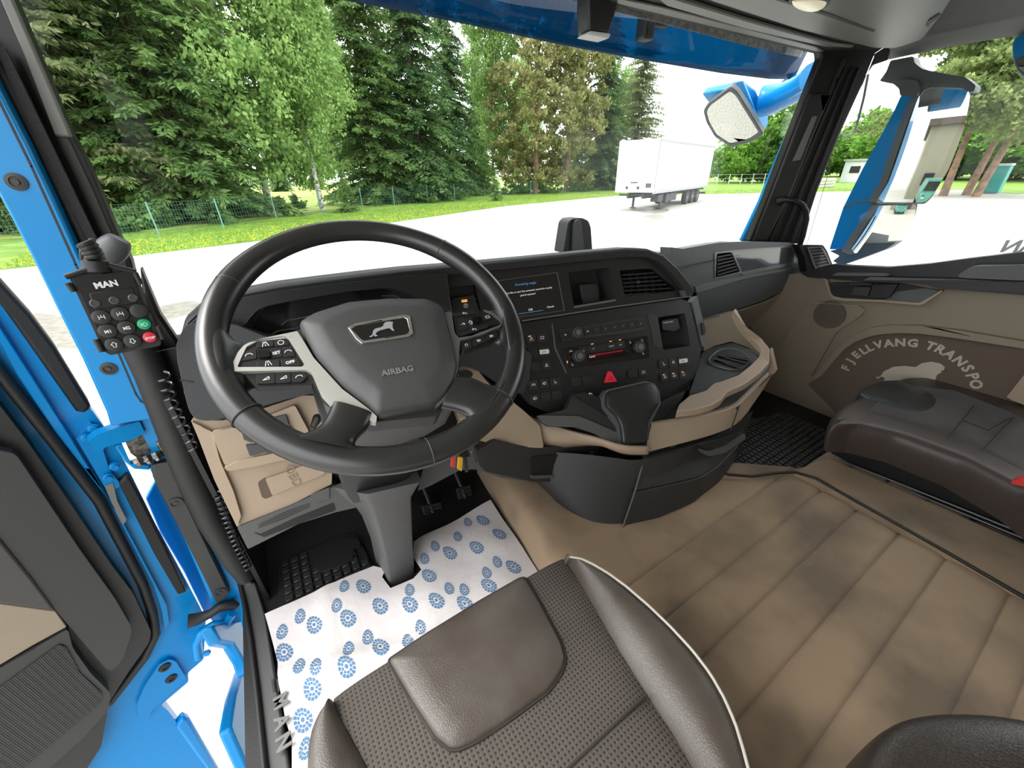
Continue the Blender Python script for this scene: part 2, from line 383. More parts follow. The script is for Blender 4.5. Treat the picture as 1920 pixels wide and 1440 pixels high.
F_SP = fm('spruce_needles', (.08, .15, .05), (.21, .33, .10))
F_SP2 = fm('dark_spruce_needles', (.06, .13, .055), (.16, .26, .09))
F_BI = fm('birch_leaves', (.17, .30, .08), (.32, .47, .15), 1.2)
F_PI = fm('pine_needles', (.19, .21, .07), (.36, .35, .15), .8)
F_OL = fm('sparse_conifer_needles', (.12, .155, .065), (.24, .27, .12), .8)
F_PG = fm('green_pine_needles', (.13, .19, .06), (.27, .34, .12), .8)
F_BU = fm('bush_leaves', (.10, .22, .03), (.21, .38, .07), .5)
BARK = mat('bark', (.10, .075, .055), .9, var=(4, (.05, .04, .03), .4, .6, 6)); BARKP = mat('pine_bark', (.30, .18, .11), .9, var=(3, (.16, .12, .095), .4, .6, 6)); BARKB = mat('birch_bark', (.55, .53, .48), .8, var=(6, (.08, .08, .07), .5, .6, 3))
def trunk_mesh(h, r, m, seed=0, lean=0, branches=0):
    g = random.Random(seed); P = [Vector((lean * h * (i / 8) ** 1.1 + g.uniform(-.06, .06), g.uniform(-.06, .06), h * i / 8)) for i in range(9)]
    V, F = tube_geo(P, [r * (1.15 - i / 8 * .95) for i in range(9)], 8); V = list(V); F = list(F)
    for k in range(branches):
        z = h * g.uniform(.25, .9); a = g.uniform(0, 6.28); ln = h * .16 * g.uniform(.5, 1.2); c = Vector((lean * h * (z / h), 0, z))
        v, f = tube_geo([c, c + Vector((math.cos(a) * ln, math.sin(a) * ln, ln * .25))], [r * .3, r * .1], 5); kk = len(V); V += v; F += [tuple(x + kk for x in ff) for ff in f]
    me = bpy.data.meshes.new('trunk'); me.from_pydata([tuple(v) for v in V], [], F); me.materials.append(m); return me
rg = random.Random(3)
def blobs_birch(h, r): return [(rg.uniform(-1, 1) * r * .55, rg.uniform(-1, 1) * r * .55, h * z, r * (.62 - abs(z - .5) * .35), 1.1) for z in (.2, .3, .4, .48, .56, .64, .72, .8, .88, .95) for _ in (0, 1)]
def blobs_pine(h, r): return [(math.cos(a) * r * k, math.sin(a) * r * k, h * z, r * .42, .5) for z, k in ((.10, .55), (.17, .65), (.25, .6), (.35, .7), (.45, .75), (.55, .7), (.64, .65), (.73, .55), (.82, .4), (.9, .25), (.97, .05)) for a in [rg.uniform(0, 6.28) for _ in range(4)]]
PROTO = {
 'spruce': (spruce_fol(1, 26, 5.2, F_SP), trunk_mesh(25, .3, BARK)),
 'dark_spruce': (spruce_fol(2, 26, 4.6, F_SP2, low=.02, droop=.5), trunk_mesh(25, .3, BARK)),
 'sparse': (spruce_fol(3, 24, 6.0, F_OL, dens=.5, low=.10, droop=.2, expo=.5), trunk_mesh(23.5, .28, BARK, 2)),
 'birch': (leaf_fol(4, blobs_birch(22, 4.2), 42000, .26, F_BI, .35), trunk_mesh(21, .2, BARKB, 3, 0, 14)),
 'pine': (leaf_fol(5, blobs_pine(20, 5.0), 30000, .34, F_PI, -.1), trunk_mesh(19.5, .3, BARKP, 4, 0, 16)),
 'bush': (leaf_fol(6, [(rg.uniform(-1, 1) * 3.5, rg.uniform(-1, 1) * 3.5, rg.uniform(1.5, 6.5), rg.uniform(1.6, 2.8), .9) for _ in range(16)], 26000, .34, F_BU), trunk_mesh(6, .15, BARK, 5, 0, 5)),
 'small_spruce': (spruce_fol(8, 3.0, 1.1, F_SP, dens=1.6, low=.0), trunk_mesh(2.9, .06, BARK)),
}
HREF = {'spruce': 26, 'dark_spruce': 26, 'sparse': 24, 'birch': 22, 'pine': 20, 'bush': 8.5, 'small_spruce': 3}
def tree(kind, px, d, h, label, group, name=None, wide=1.0, rz=None):
    fo, tr = PROTO[kind]; s = h / HREF[kind]; p = ground(px, d)
    e = thing(name or {'birch': 'birch_tree', 'pine': 'pine_tree', 'bush': 'bush', 'sparse': 'conifer_tree'}.get(kind, 'spruce_tree'), label, 'bush' if kind == 'bush' else 'tree', p, group)
    for nm, me in (('foliage', fo), ('trunk', tr)):
        o = bpy.data.objects.new(nm, me); link(o, p, e); o.scale = (s * wide, s * wide, s); o.rotation_euler.z = rz if rz is not None else rg.uniform(0, 6.28)
    return e
WO = 'trees of the wood beyond the wire fence'
for k, px, d, h, lab, w in [
 ('spruce', -70, 36, 22, 'dark spruce at the far left edge, seen past the blue door pillar', .9),
 ('sparse', 120, 34, 25, 'sparse grey-olive conifer with sky showing through, left of the first spruce', 1),
 ('birch', 60, 46, 22, 'leafy green tree behind the sparse conifer at the left of the windscreen', 1.1),
 ('spruce', 245, 35, 25, 'tall green spruce directly above the handheld remote control', 1),
 ('spruce', 350, 34, 27, 'broad dark green spruce between the leftmost fence posts and the birch', 1.1),
 ('birch', 490, 36, 24, 'light green birch just left of the windscreen sun visor edge', 1),
 ('birch', 590, 37, 19, 'light green birch whose crown hangs over the gap onto the bright lawn', 1),
 ('spruce', 705, 44, 27, 'tall spruce right of the birches, left one of the big dark pair', 1),
 ('dark_spruce', 790, 46, 28, 'tall spruce right of the birches, right one of the big dark pair', 1.15),
 ('dark_spruce', 855, 54, 24, 'slimmer dark spruce standing left of the narrow pale birch', 1),
 ('birch', 925, 58, 23, 'narrow pale birch between the dark spruces and the olive pine', .8),
 ('pine', 1005, 56, 21.5, 'olive-brown pine with two pale bare trunks low down, left of the white trailer', 1.0),
 ('pine', 1062, 60, 21.5, 'olive pine standing behind and right of the first olive pine', .9),
 ('dark_spruce', 1125, 64, 22.5, 'dark spruce between the olive pines and the white trailer', 1.2),
 ('sparse', 1185, 68, 20.5, 'sparse olive-grey conifer rising behind the white trailer, last at the right of the wood', .85)]:
    tree(k, px, d, h, lab, WO, wide=w)
for px, d, k, h in [(180, 62, 'dark_spruce', 22), (300, 66, 'birch', 19), (420, 60, 'dark_spruce', 20), (640, 70, 'birch', 22), (740, 72, 'dark_spruce', 24), (900, 78, 'dark_spruce', 20), (980, 80, 'birch', 19), (1080, 86, 'dark_spruce', 21), (520, 95, 'dark_spruce', 15), (590, 100, 'dark_spruce', 13), (-120, 40, 'dark_spruce', 20), (1150, 90, 'birch', 19)]:
    tree(k, px, d, h, 'tree of the back row showing between the trunks of the nearer wood', 'back row of the wood')
tree('small_spruce', 640, 34, 2.6, 'small young spruce on the lawn in the gap below the birches', None, 'young_spruce')
tree('small_spruce', 927, 42, 2.2, 'small young spruce in front of the pale birch, by the fence', None, 'young_spruce')
for i, (px, d, h) in enumerate([(1360, 100, 6), (1395, 96, 8.5), (1440, 92, 13), (1470, 98, 11)]):
    tree('bush', px, d, h, ['low green bush nearest the rear of the trailer', 'green bush under the blue front mirror', 'tallest round green bush, left of the windscreen pillar', 'green bush half hidden by the windscreen pillar'][i], 'round bushes behind the trailer')
for px, d, h in [(1575, 150, 10), (1610, 150, 12), (1650, 145, 15), (1690, 140, 14), (1530, 150, 9), (1740, 120, 15), (1790, 110, 14), (1850, 110, 14), (1910, 110, 15), (1960, 110, 14), (2050, 100, 14)]:
    tree('bush', px, d, h, 'distant green trees along the horizon seen through the passenger window', 'distant treeline', name='distant_tree', wide=1.4)
# ragged undergrowth at the fence line
def undergrowth():
    bl = []
    for i in range(70):
        px = rg.uniform(150, 1200); d = 29 + max(0, px - 200) * .033 + rg.uniform(0, 3)
        if 530 < px < 700: continue
        p = ground(px, d); r = rg.uniform(.5, 1.3); bl.append((p.x, p.y, p.z + r * .4, r, .7))
    me = leaf_fol(12, bl, 42000, .2, F_SP, 0, 'undergrowth'); o = bpy.data.objects.new('undergrowth', me); link(o, (0, 0, 0)); tag(o, 'ragged dark undergrowth below the trees along the fence', 'undergrowth', kind='stuff')
undergrowth()
# leaning red-barked pines seen through the passenger window
for i, (px, d, top, hh) in enumerate([(1785, 52, (1822, 235), 15), (1828, 54, (1893, 215), 16), (1848, 52, (1935, 190), 17)]):
    p = ground(px, d); r = ray(*top); hd = math.hypot(r.x, r.y); q = Vector((r.x / hd * d, r.y / hd * d, r.z / hd * d)); dv = (q - p)
    e = thing('leaning_pine', ['red-barked pine, leftmost of the three leaning trunks beside the side mirror', 'red-barked pine, middle one of the three leaning trunks', 'red-barked pine, rightmost leaning trunk, by the teal portable toilet'][i], 'tree', p, 'leaning pines by the portable toilet')
    P = [p + dv * t + Vector((0, 0, 0)) for t in (0, .25, .5, .75, 1)] + [p + dv * 1.5 + Vector((0, 0, 2.0)), p + dv * 1.8 + Vector((0, 0, 5))]
    tube('trunk', P, [.30, .25, .22, .20, .18, .14, .07], BARKP, e)
    c = P[-2]; bl = [(c.x + rg.uniform(-5, 5), c.y + rg.uniform(-5, 5), c.z + rg.uniform(-6, 6), rg.uniform(1.5, 2.8), .5) for _ in range(26)]
    me = leaf_fol(30 + i, bl, 30000, .30, F_PG, -.1); o = bpy.data.objects.new('foliage', me); link(o, (0, 0, 0), e)

# ------------------------------------------------------------------ fence
fe = thing('wire_fence', 'green wire fence on thin posts in front of the wood', 'fence', PZ(GZ).u(603, 396))
post_m = mat('fence_post_green', (.13, .30, .27), .5); FP = []
for px, py in [(-60, 480), (140, 460), (300, 444), (421, 431), (519, 410), (603, 398), (680, 389), (740, 385), (803, 381), (853, 377), (938, 371), (995, 366), (1060, 361), (1140, 356), (1205, 353)]:
    p = PZ(GZ).u(px, py); FP.append(p); t = MB(); t.tube([p, p + Vector((0, 0, 1.5))], .035, 6); t.build('fence_post', post_m, fe)
wm = MB()
for a, b_ in zip(FP, FP[1:]):
    for z in (.1, .3, .5, .7, .9, 1.1, 1.3, 1.45): wm.tube([a + Vector((0, 0, z)), b_ + Vector((0, 0, z))], .004, 3)
    for k in range(24): q = a.lerp(b_, k / 24); wm.tube([q + Vector((0, 0, .05)), q + Vector((0, 0, 1.45))], .003, 3)
wm.build('wire_mesh', post_m, fe, sm=False)
f2 = thing('field_fence', 'pale distant fence across the grass behind the trailer', 'fence', ground(1400, 85))
fw = MB(); prev = None
for px in range(1325, 1500, 22):
    p = ground(px, 84); t = MB(); t.tube([p, p + Vector((0, 0, 1.6))], .05, 5); t.build('fence_post', mat('pale_post', (.5, .55, .5), .6), f2)
    if prev:
        for z in (.4, .9, 1.5): fw.tube([prev + Vector((0, 0, z)), p + Vector((0, 0, z))], .012, 3)
    prev = p
fw.build('wire_mesh', mat('pale_post', (.5, .55, .5)), f2, sm=False)

# ------------------------------------------------------------------ trailer
h_ = .3415; fwd = Vector((math.cos(h_), math.sin(h_), 0)); sid = Vector((fwd.y, -fwd.x, 0)); T0 = Vector((21.62, 19.56, 0))
def TP(a, b_, z): return T0 + sid * a + fwd * b_ + Vector((0, 0, z))
TR = Matrix((sid, fwd, Vector((0, 0, 1)))).transposed()
tr = thing('semi_trailer', 'white curtain-sided semi-trailer parked on its landing legs', 'trailer', TP(0, 6, GZ))
m_w = mat('white_tarpaulin', (.78, .79, .80), .5); m_fr = mat('trailer_rail_grey', (.33, .34, .35), .5); m_ch = mat('trailer_chassis', (.06, .06, .065), .6)
b = MB(); b.box(TP(0, 6.3, .21), (2.5, 12.55, 2.82), TR); b.build('curtain_body', m_w, tr, bev=.03)
b = MB(); b.box(TP(0, -.02, .22), (2.56, .12, 2.9), TR); b.build('front_wall', m_w, tr, bev=.03)
b = MB(); b.box(TP(1.27, 6.3, 1.60), (.06, 12.6, .12), TR); b.box(TP(-1.27, 6.3, 1.60), (.06, 12.6, .12), TR); b.build('roof_rail', m_fr, tr)
b = MB(); b.box(TP(1.275, .1, .3), (.05, .06, 2.7), TR); b.build('corner_post', m_fr, tr)
b = MB(); b.box(TP(1.26, 6.3, -1.25), (.08, 12.6, .12), TR); b.build('side_rail', m_fr, tr)
for k in range(22):
    b = MB(); b.box(TP(1.28, .4 + k * .57, -1.08), (.02, .05, .28), TR); b.build('curtain_strap', m_fr, tr)
b = MB()
for a in (-.5, .5): b.box(TP(a, 6.4, -1.45), (.15, 12.2, .3), TR)
for k in range(8): b.box(TP(0, .5 + k * 1.6, -1.4), (2.4, .12, .12), TR)
b.box(TP(.85, 4.0, -1.65), (.6, 2.2, .5), TR); b.box(TP(.95, 1.7, -1.62), (.5, .9, .42), TR)
b.build('chassis', m_ch, tr)
for a in (-.95, .95):
    b = MB(); b.box(TP(a, 2.4, -1.8), (.12, .12, .95), TR); b.box(TP(a, 2.4, GZ + .04), (.35, .35, .05), TR); b.build('landing_leg', m_ch, tr)
for k in range(3):
    for a in (-1.05, 1.05):
        w = lathe('wheel', TP(a - .17, 7.6 + k * 1.31, GZ + .5), sid, [(.3, 0), (.47, .02), (.5, .08), (.5, .28), (.47, .34), (.3, .34)], mat('tyre_black', (.02, .02, .02), .7), tr)
        lathe('wheel_rim', TP(a - .17, 7.6 + k * 1.31, GZ + .5), sid, [(.28, .34), (.2, .3), (.1, .3), (.08, .36)], m_fr, w, 16)
b = MB(); b.box(TP(0, 12.5, -1.75), (2.4, .08, .14), TR); b.build('underrun_bar', m_ch, tr)
b = MB(); b.box(TP(.95, -.1, -.82), (.34, .06, .24), TR); b.build('dark_panel', m_ch, tr)
b = MB(); b.box(TP(-.1, -.1, -.95), (.8, .04, .5), TR); b.build('connector_plate', m_w, tr, bev=.02)
b = MB()
for a in (-.45, .3):
    b.add(*lathe_geo(TP(a, -.12, -.95), -fwd, [(.06, 0), (.10, .02), (.06, .03)], 10))
b.box(TP(0, -.12, -.65), (.5, .04, .06), TR); b.build('air_coupling', m_ch, tr)

# ------------------------------------------------------------------ toilet, shed, wood pile
p = ground(1872, 58); e = thing('portable_toilet', 'teal portable toilet standing behind the leaning pines', 'toilet', p)
m_t = mat('teal_plastic', (.05, .30, .26), .5); b = MB(); b.box(p + Vector((0, 0, 1.1)), (1.1, 1.1, 2.1)); b.build('cabin', m_t, e, bev=.06)
b = MB(); b.box(p + Vector((0, 0, 2.25)), (1.2, 1.2, .2)); b.build('roof', mat('pale_roof', (.5, .6, .58)), e, bev=.08)
b = MB(); b.box(p + Vector((-.57, -.1, 1.05)), (.05, .7, 1.8)); b.build('door', m_t, e, bev=.02)
p = ground(1607, 95); e = thing('small_shed', 'small white shed with a dark window beyond the yard', 'shed', p)
b = MB(); b.box(p + Vector((0, 0, 1.6)), (3.4, 3.4, 3.2)); b.build('wall', mat('shed_white', (.6, .62, .62)), e)
b = MB(); b.box(p + Vector((0, 0, 3.3)), (3.9, 3.9, .25)); b.build('roof', mat('shed_roof', (.35, .36, .36)), e)
b = MB(); b.box(p + Vector((-1.72, 0, 1.9)), (.06, 1.4, 1.0)); b.build('window', mat('dark_pane', (.03, .03, .035), .2), e)
p = ground(1565, 72); b = MB()
for k in range(3):
    for j in range(2 if k == 2 else 3): b.box(p + Vector((j * .6 - 2 + rg.uniform(-.1, .1), k * .0 + j * .2, .2 + k * .35)), (4.2, .5, .3))
tag(b.build('stacked_beams', mat('pale_concrete', (.5, .48, .42), .8), None, bev=.02), 'low stack of pale beams on the grass by the yard edge', 'beams')

# ================================================================== THE CAB
CARP = mat('quilted_suede_carpet', (.33, .232, .145), .85, sheen=.2, bump=('noise', 500, .3, .0012), var=(3.6, (.165, .120, .080), .47, .66, 9))
M_LINER = mat('headliner_dark', (.030, .030, .028), .7)
M_CEIL = mat('ceiling_grey', (.15, .15, .14), .42, bump=('noise', 600, .2, .0005))
TZ = -.93    # top of the engine tunnel
# floors
b = MB(); b.box((.13, .45, -1.075), (.86, 1.9, .05)); b.box((1.70, .85, -1.075), (.95, 1.0, .05))
structure(b.build('floor', M_RUBBER, None))
# engine tunnel cover: rows along X, stitched every 16 cm
seamY = []
for p in [(1385, 948), (1430, 1008), (1470, 1085), (1530, 1180), (1650, 1225), (1840, 1225), (1905, 1320)]:
    seamY.append(PZ(TZ).u(*p).y)
def carpet():
    ys = sorted(set([-.62, -.5, -.4] + [y + e for y in seamY for e in (-.02, -.007, -.0025, 0, .0025, .007, .02)] + [y + .045 for y in seamY] + [y + .08 for y in seamY] + [.50, .62, .74, .86, .98, 1.1]))
    def dip(y): return sum(-.008 * math.exp(-((y - s) / .0035) ** 2) - .003 * math.exp(-((y - s) / .02) ** 2) for s in seamY) 
    rows = []
    for y in ys:
        xe = .475 if y < .55 else .475 + (y - .55) * .12
        xr = 1.63 if y < .36 else max(.95, 1.46 - (y - .36) * 1.3)
        pr = [(xe - .035, -1.05), (xe - .03, -1.02), (xe - .02, -.99), (xe - .008, -.95), (xe + .012, -.934), (xe + .05, TZ)] + [(xe + .05 + (xr - xe - .09) * k / 14, TZ) for k in range(1, 15)] + [(xr, TZ - .01), (xr + .01, -1.05)]
        rows.append([Vector((x, y, z + (dip(y) if z > -.96 else dip(y) * .4) + .004 * math.sin(x * 17 + y * 9) * math.sin(x * 7 - y * 13))) for x, z in pr])
    return structure(loft('trim_1', rows, CARP, None, ang=60))
cp = carpet(); cp['label'] = 'stained tan suede carpet with stitched seams over the engine tunnel'
pslab('trim_2', [(1490, 884), (1520, 868), (1552, 858), (1925, 1022), (1925, 1118)], PZ(TZ + .012), .02, CARP, bev=.004)['kind'] = 'structure'
ed = [PZ(TZ + .014).u(*p) for p in [(1325, 873), (1365, 890), (1410, 893), (1455, 887), (1490, 885), (1530, 897), (1620, 948), (1780, 1038), (1960, 1143)]]
tube('trim_3', ed, .0048, M_RUBBER)['kind'] = 'structure'
# passenger footwell mat with square cells
def rubber_mat(name, px, z, label, cell, wedge=None):
    P = [PZ(z).u(*p) for p in px]; e = thing(name, label, 'floor mat', sum(P, Vector()) / len(P))
    slab('mat_base', P, (0, 0, -.006), M_RUBBER, e, bev=.002)
    x0 = min(p.x for p in P); x1 = max(p.x for p in P); y0 = min(p.y for p in P); y1 = max(p.y for p in P); b = MB()
    def inside(x, y):
        c = False
        for i in range(len(P)):
            a, q = P[i - 1], P[i]
            if (a.y > y) != (q.y > y) and x < (q.x - a.x) * (y - a.y) / (q.y - a.y) + a.x: c = not c
        return c
    for i in range(int((x1 - x0) / cell)):
        for j in range(int((y1 - y0) / cell)):
            x = x0 + (i + .5) * cell; y = y0 + (j + .5) * cell
            if all(inside(x + a, y + c) for a in (-cell * .5, cell * .5) for c in (-cell * .5, cell * .5)) and not (wedge and wedge(x, y)):
                b.box((x, y, z + .003), (cell * .74, cell * .74, .008))
    b.build('raised_cells', mat('mat_rubber', (.022, .022, .022), .45), e, bev=.0015, seg=1); return e, P
rubber_mat('passenger_floor_mat', [(1330, 890), (1395, 790), (1470, 770), (1565, 815), (1555, 872), (1470, 893)], TZ - .03, 'black rubber mat with small square cells in the passenger footwell', .022)
# driver side footwell mat
e, P = rubber_mat('driver_floor_mat', [(519, 1060), (528, 1050), (600, 1022), (640, 1000), (668, 1000), (700, 1060), (712, 1120), (640, 1200), (525, 1250)], -1.04, 'black rubber mat left of the steering column, with a flat smooth heel pad', .026,
    wedge=lambda x, y: (-.115 < x < .0 and y > .97) or (x > -.04 and y > 1.03))
pslab('heel_pad', [(584, 1036), (600, 1030), (650, 1006), (672, 1010), (678, 1022), (662, 1028), (662, 1048), (648, 1058), (600, 1072), (590, 1066)], PZ(-1.03), .012, M_RUBBER, e, r=6, bev=.003)
# clutch-side footwell walls, firewall and undersides
b = MB(); b.box((.15, 1.33, -.75), (.9, .04, .75)); b.box((1.2, 1.12, -.70), (2.0, .04, .74)); structure(b.build('wall_front', M_BLACK, None))
b = MB(); b.box((-.237, 1.13, -.72), (.01, .36, .66)); structure(b.build('wall_footwell_side', M_BLACK, None))
b = MB(); b.box((1.7, 1.3, -.75), (1.0, .04, .8)); b.box((1.2, 1.0, -.85), (.04, .6, .3)); structure(b.build('wall_footwell', M_BLACK, None))
for nm, lab, px, off in [('brake_pedal', 'black ribbed pedal just right of the steering column', [(790, 948), (828, 940), (838, 985), (803, 992)], 0), ('accelerator_pedal', 'black ribbed pedal farther right, nearest the carpeted tunnel', [(855, 915), (882, 908), (893, 952), (866, 962)], 0)]:
    pl = Pl((.3, 1.12, -.92), (0, -.75, .66)); P = [pl.u(*p) for p in px]; e = thing(nm, lab, 'pedal', sum(P, Vector()) / 4)
    slab('pedal_pad', P, -pl.n * .015, M_RUBBER, e, bev=.004); b = MB()
    for k in range(6):
        t = (k + .5) / 6; a = P[0].lerp(P[3], t); c = P[1].lerp(P[2], t); b.add(*ribbon_geo([a.lerp(c, .1), a.lerp(c, .9)], .006, pl.n, .004))
    b.build('ribs', M_DARK, e); c = sum(P, Vector()) / 4
    tube('pedal_arm', [c, c + Vector((0, .08, .06)), c + Vector((0, .12, .3))], .009, M_BLACK, e)

# ------------------------------------------------------------------ protective paper with shoe prints
PAPER = mat('white_paper', (.70, .66, .65), .7, bump=('noise', 14, .5, .01)); INK = mat('blue_print', (.07, .20, .38), .7)
PZP = -1.022
def ph(x, y):   # folds of the paper
    return .006 * math.sin(x * 23 + y * 11) * math.sin(y * 17 - x * 5) + .010 * math.exp(-((y - .62 + x * .35) / .02) ** 2) * (1 if x < .5 else 0) + .006 * math.exp(-((x + .18 - y * .1) / .012) ** 2)
def paper():
    pl = PZ(PZP); px = [(497, 1152), (700, 1059), (722, 1064), (716, 1080), (732, 1102), (775, 1085), (790, 1068), (775, 1045), (776, 1018), (790, 1008), (920, 938), (1004, 1062), (1090, 1200), (900, 1440), (760, 1560), (560, 1560), (547, 1440), (546, 1383), (534, 1350), (524, 1285), (521, 1242)]
    P = [pl.u(*p) for p in px]; x0 = -.27; st = .018; V = {}; F = []; vs = []
    T = MB(); loops = []
    tri = tessellate_polygon([P]); bm = bmesh.new(); vv = [bm.verts.new(p) for p in P]; bm.faces.new(vv)
    # cut into a fine grid so that the sheet can fold
    for ax, lo, hi in ((0, -.3, .7), (1, -.2, 1.1)):
        v = lo
        while v < hi:
            co = Vector((v, 0, PZP) if ax == 0 else (0, v, PZP)); no = Vector((1, 0, 0) if ax == 0 else (0, 1, 0))
            bmesh.ops.bisect_plane(bm, geom=bm.verts[:] + bm.edges[:] + bm.faces[:], plane_co=co, plane_no=no); v += st
    for v in bm.verts: v.co.z += ph(v.co.x, v.co.y)
    bm.verts.index_update(); V = [v.co.copy() for v in bm.verts]; F = [tuple(w.index for w in f.verts) for f in bm.faces]; bm.free()
    b = MB(); b.add(V, F, 0)
    prints = [(877, 978, 0), (905, 976, 1), (858, 1006, 0), (936, 1003, 1), (816, 1025, 0), (843, 1036, 1), (893, 1027, 1), (932, 1054, 0), (962, 1063, 1), (912, 1073, 0), (796, 1048, 0), (804, 1080, 1), (916, 1098, 1), (842, 1104, 0), (870, 1105, 0), (646, 1101, 0), (681, 1100, 1), (768, 1107, 0), (632, 1137, 0), (712, 1136, 1), (768, 1134, 1), (818, 1128, 1), (871, 1132, 1), (562, 1154, 0), (652, 1160, 1), (588, 1170, 1), (788, 1176, 0),
              (689, 1194, 0), (654, 1218, 0), (528, 1183, 0), (713, 1213, 1), (532, 1222, 1), (562, 1250, 0), (594, 1252, 0), (651, 1254, 1), (764, 1202, 0), (585, 1292, 1), (566, 1348, 1), (572, 1402, 0)]
    g = random.Random(4)
    for (px_, py_, k) in prints:
        c = pl.u(px_, py_); L = .027 if k else .0205; a = rad(98 + (8 if k else -14)); ux = Vector((math.cos(a - 1.57), math.sin(a - 1.57), 0)); uy = Vector((math.cos(a), math.sin(a), 0))
        def put(pts):
            w = []
            for x, y in pts:
                # outline of a sole: rounder at the toe
                q = c + ux * (x * L * .62) + uy * (y * L); w.append(Vector((q.x, q.y, PZP + ph(q.x, q.y) + .0012)))
            b.add(w, [tuple(range(len(w)))], 1)
        for r0, r1, n in ((.70, 1.0, 14), (.40, .62, 9)):
            for j in range(n):
                a0 = 6.283 * j / n; a1 = a0 + 6.283 / n * .72; rr = [(r0, a0), (r1, a0), (r1, (a0 + a1) / 2), (r1, a1), (r0, a1)]
                put([(r * math.cos(t) * (1 - .16 * math.sin(t)), r * math.sin(t)) for r, t in rr])
        put([(.2 * math.cos(t * .785), .2 * math.sin(t * .785)) for t in range(8)])
    return b.build('protective_paper', [PAPER, INK], None, sm=True, ang=50, solid=0)
tag(paper(), 'white protective paper sheet with blue shoe prints, torn around the steering column foot', 'paper')

# ------------------------------------------------------------------ sill and left door opening
s_ = pslab('trim_4', [(447, 1086), (478, 1090), (497, 1152), (522, 1290), (548, 1470), (492, 1470), (476, 1290), (462, 1178)], PZ(-1.03), .03, M_GREY, bev=.006); structure(s_)
pl = PZ(-1.025); ux = (pl.u(540, 1440) - pl.u(518, 1290)).normalized(); uy = Vector((0, 0, 1)).cross(ux)
[words('sill_lettering', ch_, pl.up(.006).u(*q_), ux, uy, .038, mat('bare_metal_letters', (.17, .17, .16), .45), s_, ext=.0015, bold=.0014) for ch_, q_ in zip('MAN', ((514, 1322), (516, 1361), (519, 1400)))]
for k in range(3): pass
b = MB()
for dx in (0, 9): b.add(*ribbon_geo([pl.u(511 + dx, 1275), pl.u(514 + dx, 1296)], .004, (0, 0, 1), .002))
b.build('tread_rib', M_DARK, s_)
tube('trim_5', [PZ(-1.025).u(*p) for p in [(447, 1082), (458, 1130), (470, 1200), (482, 1300), (500, 1480)]], .006, M_RUBBER)['kind'] = 'structure'
YP = 1.02
BP = PY(YP)
wl_ = pslab('wall_left', [(-40, 300), (-60, 40), (0, 168), (52, 269), (104, 380), (150, 482), (236, 660), (282, 750), (292, 786), (240, 793), (207, 800), (200, 775), (155, 675), (103, 572), (58, 480), (16, 400), (-10, 352)], BP, .05, M_BLUE, bev=.004); structure(wl_)
b = MB(); G = [(-20, 152), (59, 312), (142, 496), (222, 662), (255, 739), (264, 752), (286, 766)]
b.add(*ribbon_geo([BP.u(*p) for p in G], .003, BP.n, .0006)); b.build('panel_gap', M_RUBBER, wl_)
for p in ((31, 341), (204, 691)):
    s = lathe('bolt', BP.u(*p), BP.n, [(.013, -.001), (.013, .002), (.008, .003), (.008, .001), (.004, .001), (.004, .004)], M_DARK, wl_, 20)
# lower pillar: blue strip, black cover, blue lower corner
lp = PY(1.05)
l2 = pslab('wall_pillar', [(262, 700), (300, 790), (341, 890), (400, 1010), (449, 1096), (462, 1165), (430, 1172), (405, 1165), (392, 1120), (345, 1010), (293, 905), (240, 800)], lp, .03, M_BLUE, bev=.003); structure(l2)
pslab('cover_plate', [(283, 872), (330, 864), (336, 880), (340, 893), (334, 903), (338, 915), (385, 1015), (431, 1112), (424, 1122), (405, 1133), (390, 1100), (340, 1000), (300, 925), (286, 895)], lp, .02, M_DARK, l2, off=.02, bev=.004)
for p in ((330, 942), (413, 1110)): lathe('bolt', lp.up(.02).u(*p), lp.n, [(.014, 0), (.014, .003), (.010, .003), (.009, .001), (.004, .001), (.004, .003)], M_DARK, l2, 20)
q = pslab('wall_step', [(398, 1172), (464, 1158), (476, 1260), (466, 1262), (458, 1238), (440, 1207), (415, 1202)], PX(-.36, 1), .03, M_BLUE, bev=.006); structure(q)
q = pslab('wall_sill', [(449, 1100), (460, 1165), (470, 1190), (499, 1480), (484, 1480), (460, 1190), (452, 1170)], PZ(-1.06), .05, M_BLUE, bev=.003); structure(q)
q = pslab('wall_step_cover', [(434, 1364), (444, 1297), (458, 1250), (470, 1232), (482, 1300), (492, 1450), (480, 1470), (440, 1380)], PX(-.40, 1), .03, M_BLUE, bev=.008); structure(q)
q = pslab('wall_pillar_inner', [(272, 935), (292, 900), (318, 950), (420, 1120), (425, 1172), (402, 1170), (380, 1146), (345, 1075), (300, 1000)], PY(1.16), .03, M_BLUE, bev=.004); structure(q)
# black seals and trims of the A-pillar, left
k1 = pslab('trim_6', [(-60, -120), (-30, -120), (30, 10), (134, 255), (152, 285), (180, 345), (215, 428), (245, 490), (262, 560), (240, 640), (215, 600), (185, 520), (104, 372), (0, 166), (-60, 40)], PY(1.07), .04, M_BLACK, bev=.008); structure(k1)
pslab('pillar_cover', [(-30, -80), (-3, -70), (24, 0), (80, 130), (134, 257), (104, 256), (50, 115), (2, 2)], PY(1.062), .012, mat('pillar_light_grey', (.19, .19, .18), .5), k1, bev=.003)
tube('door_seal', [PY(1.055).u(*p) for p in [(-40, 75), (14, 150), (60, 240), (110, 345), (175, 480), (215, 560)]], .013, M_RUBBER, k1)
pslab('seal_band', [(-10, 85), (10, 90), (70, 215), (130, 340), (192, 470), (180, 482), (110, 350), (40, 210)], PY(1.04), .006, mat('woven_seal_band', (.022, .021, .022), .8, bump=('noise', 250, .8, .003)), k1)
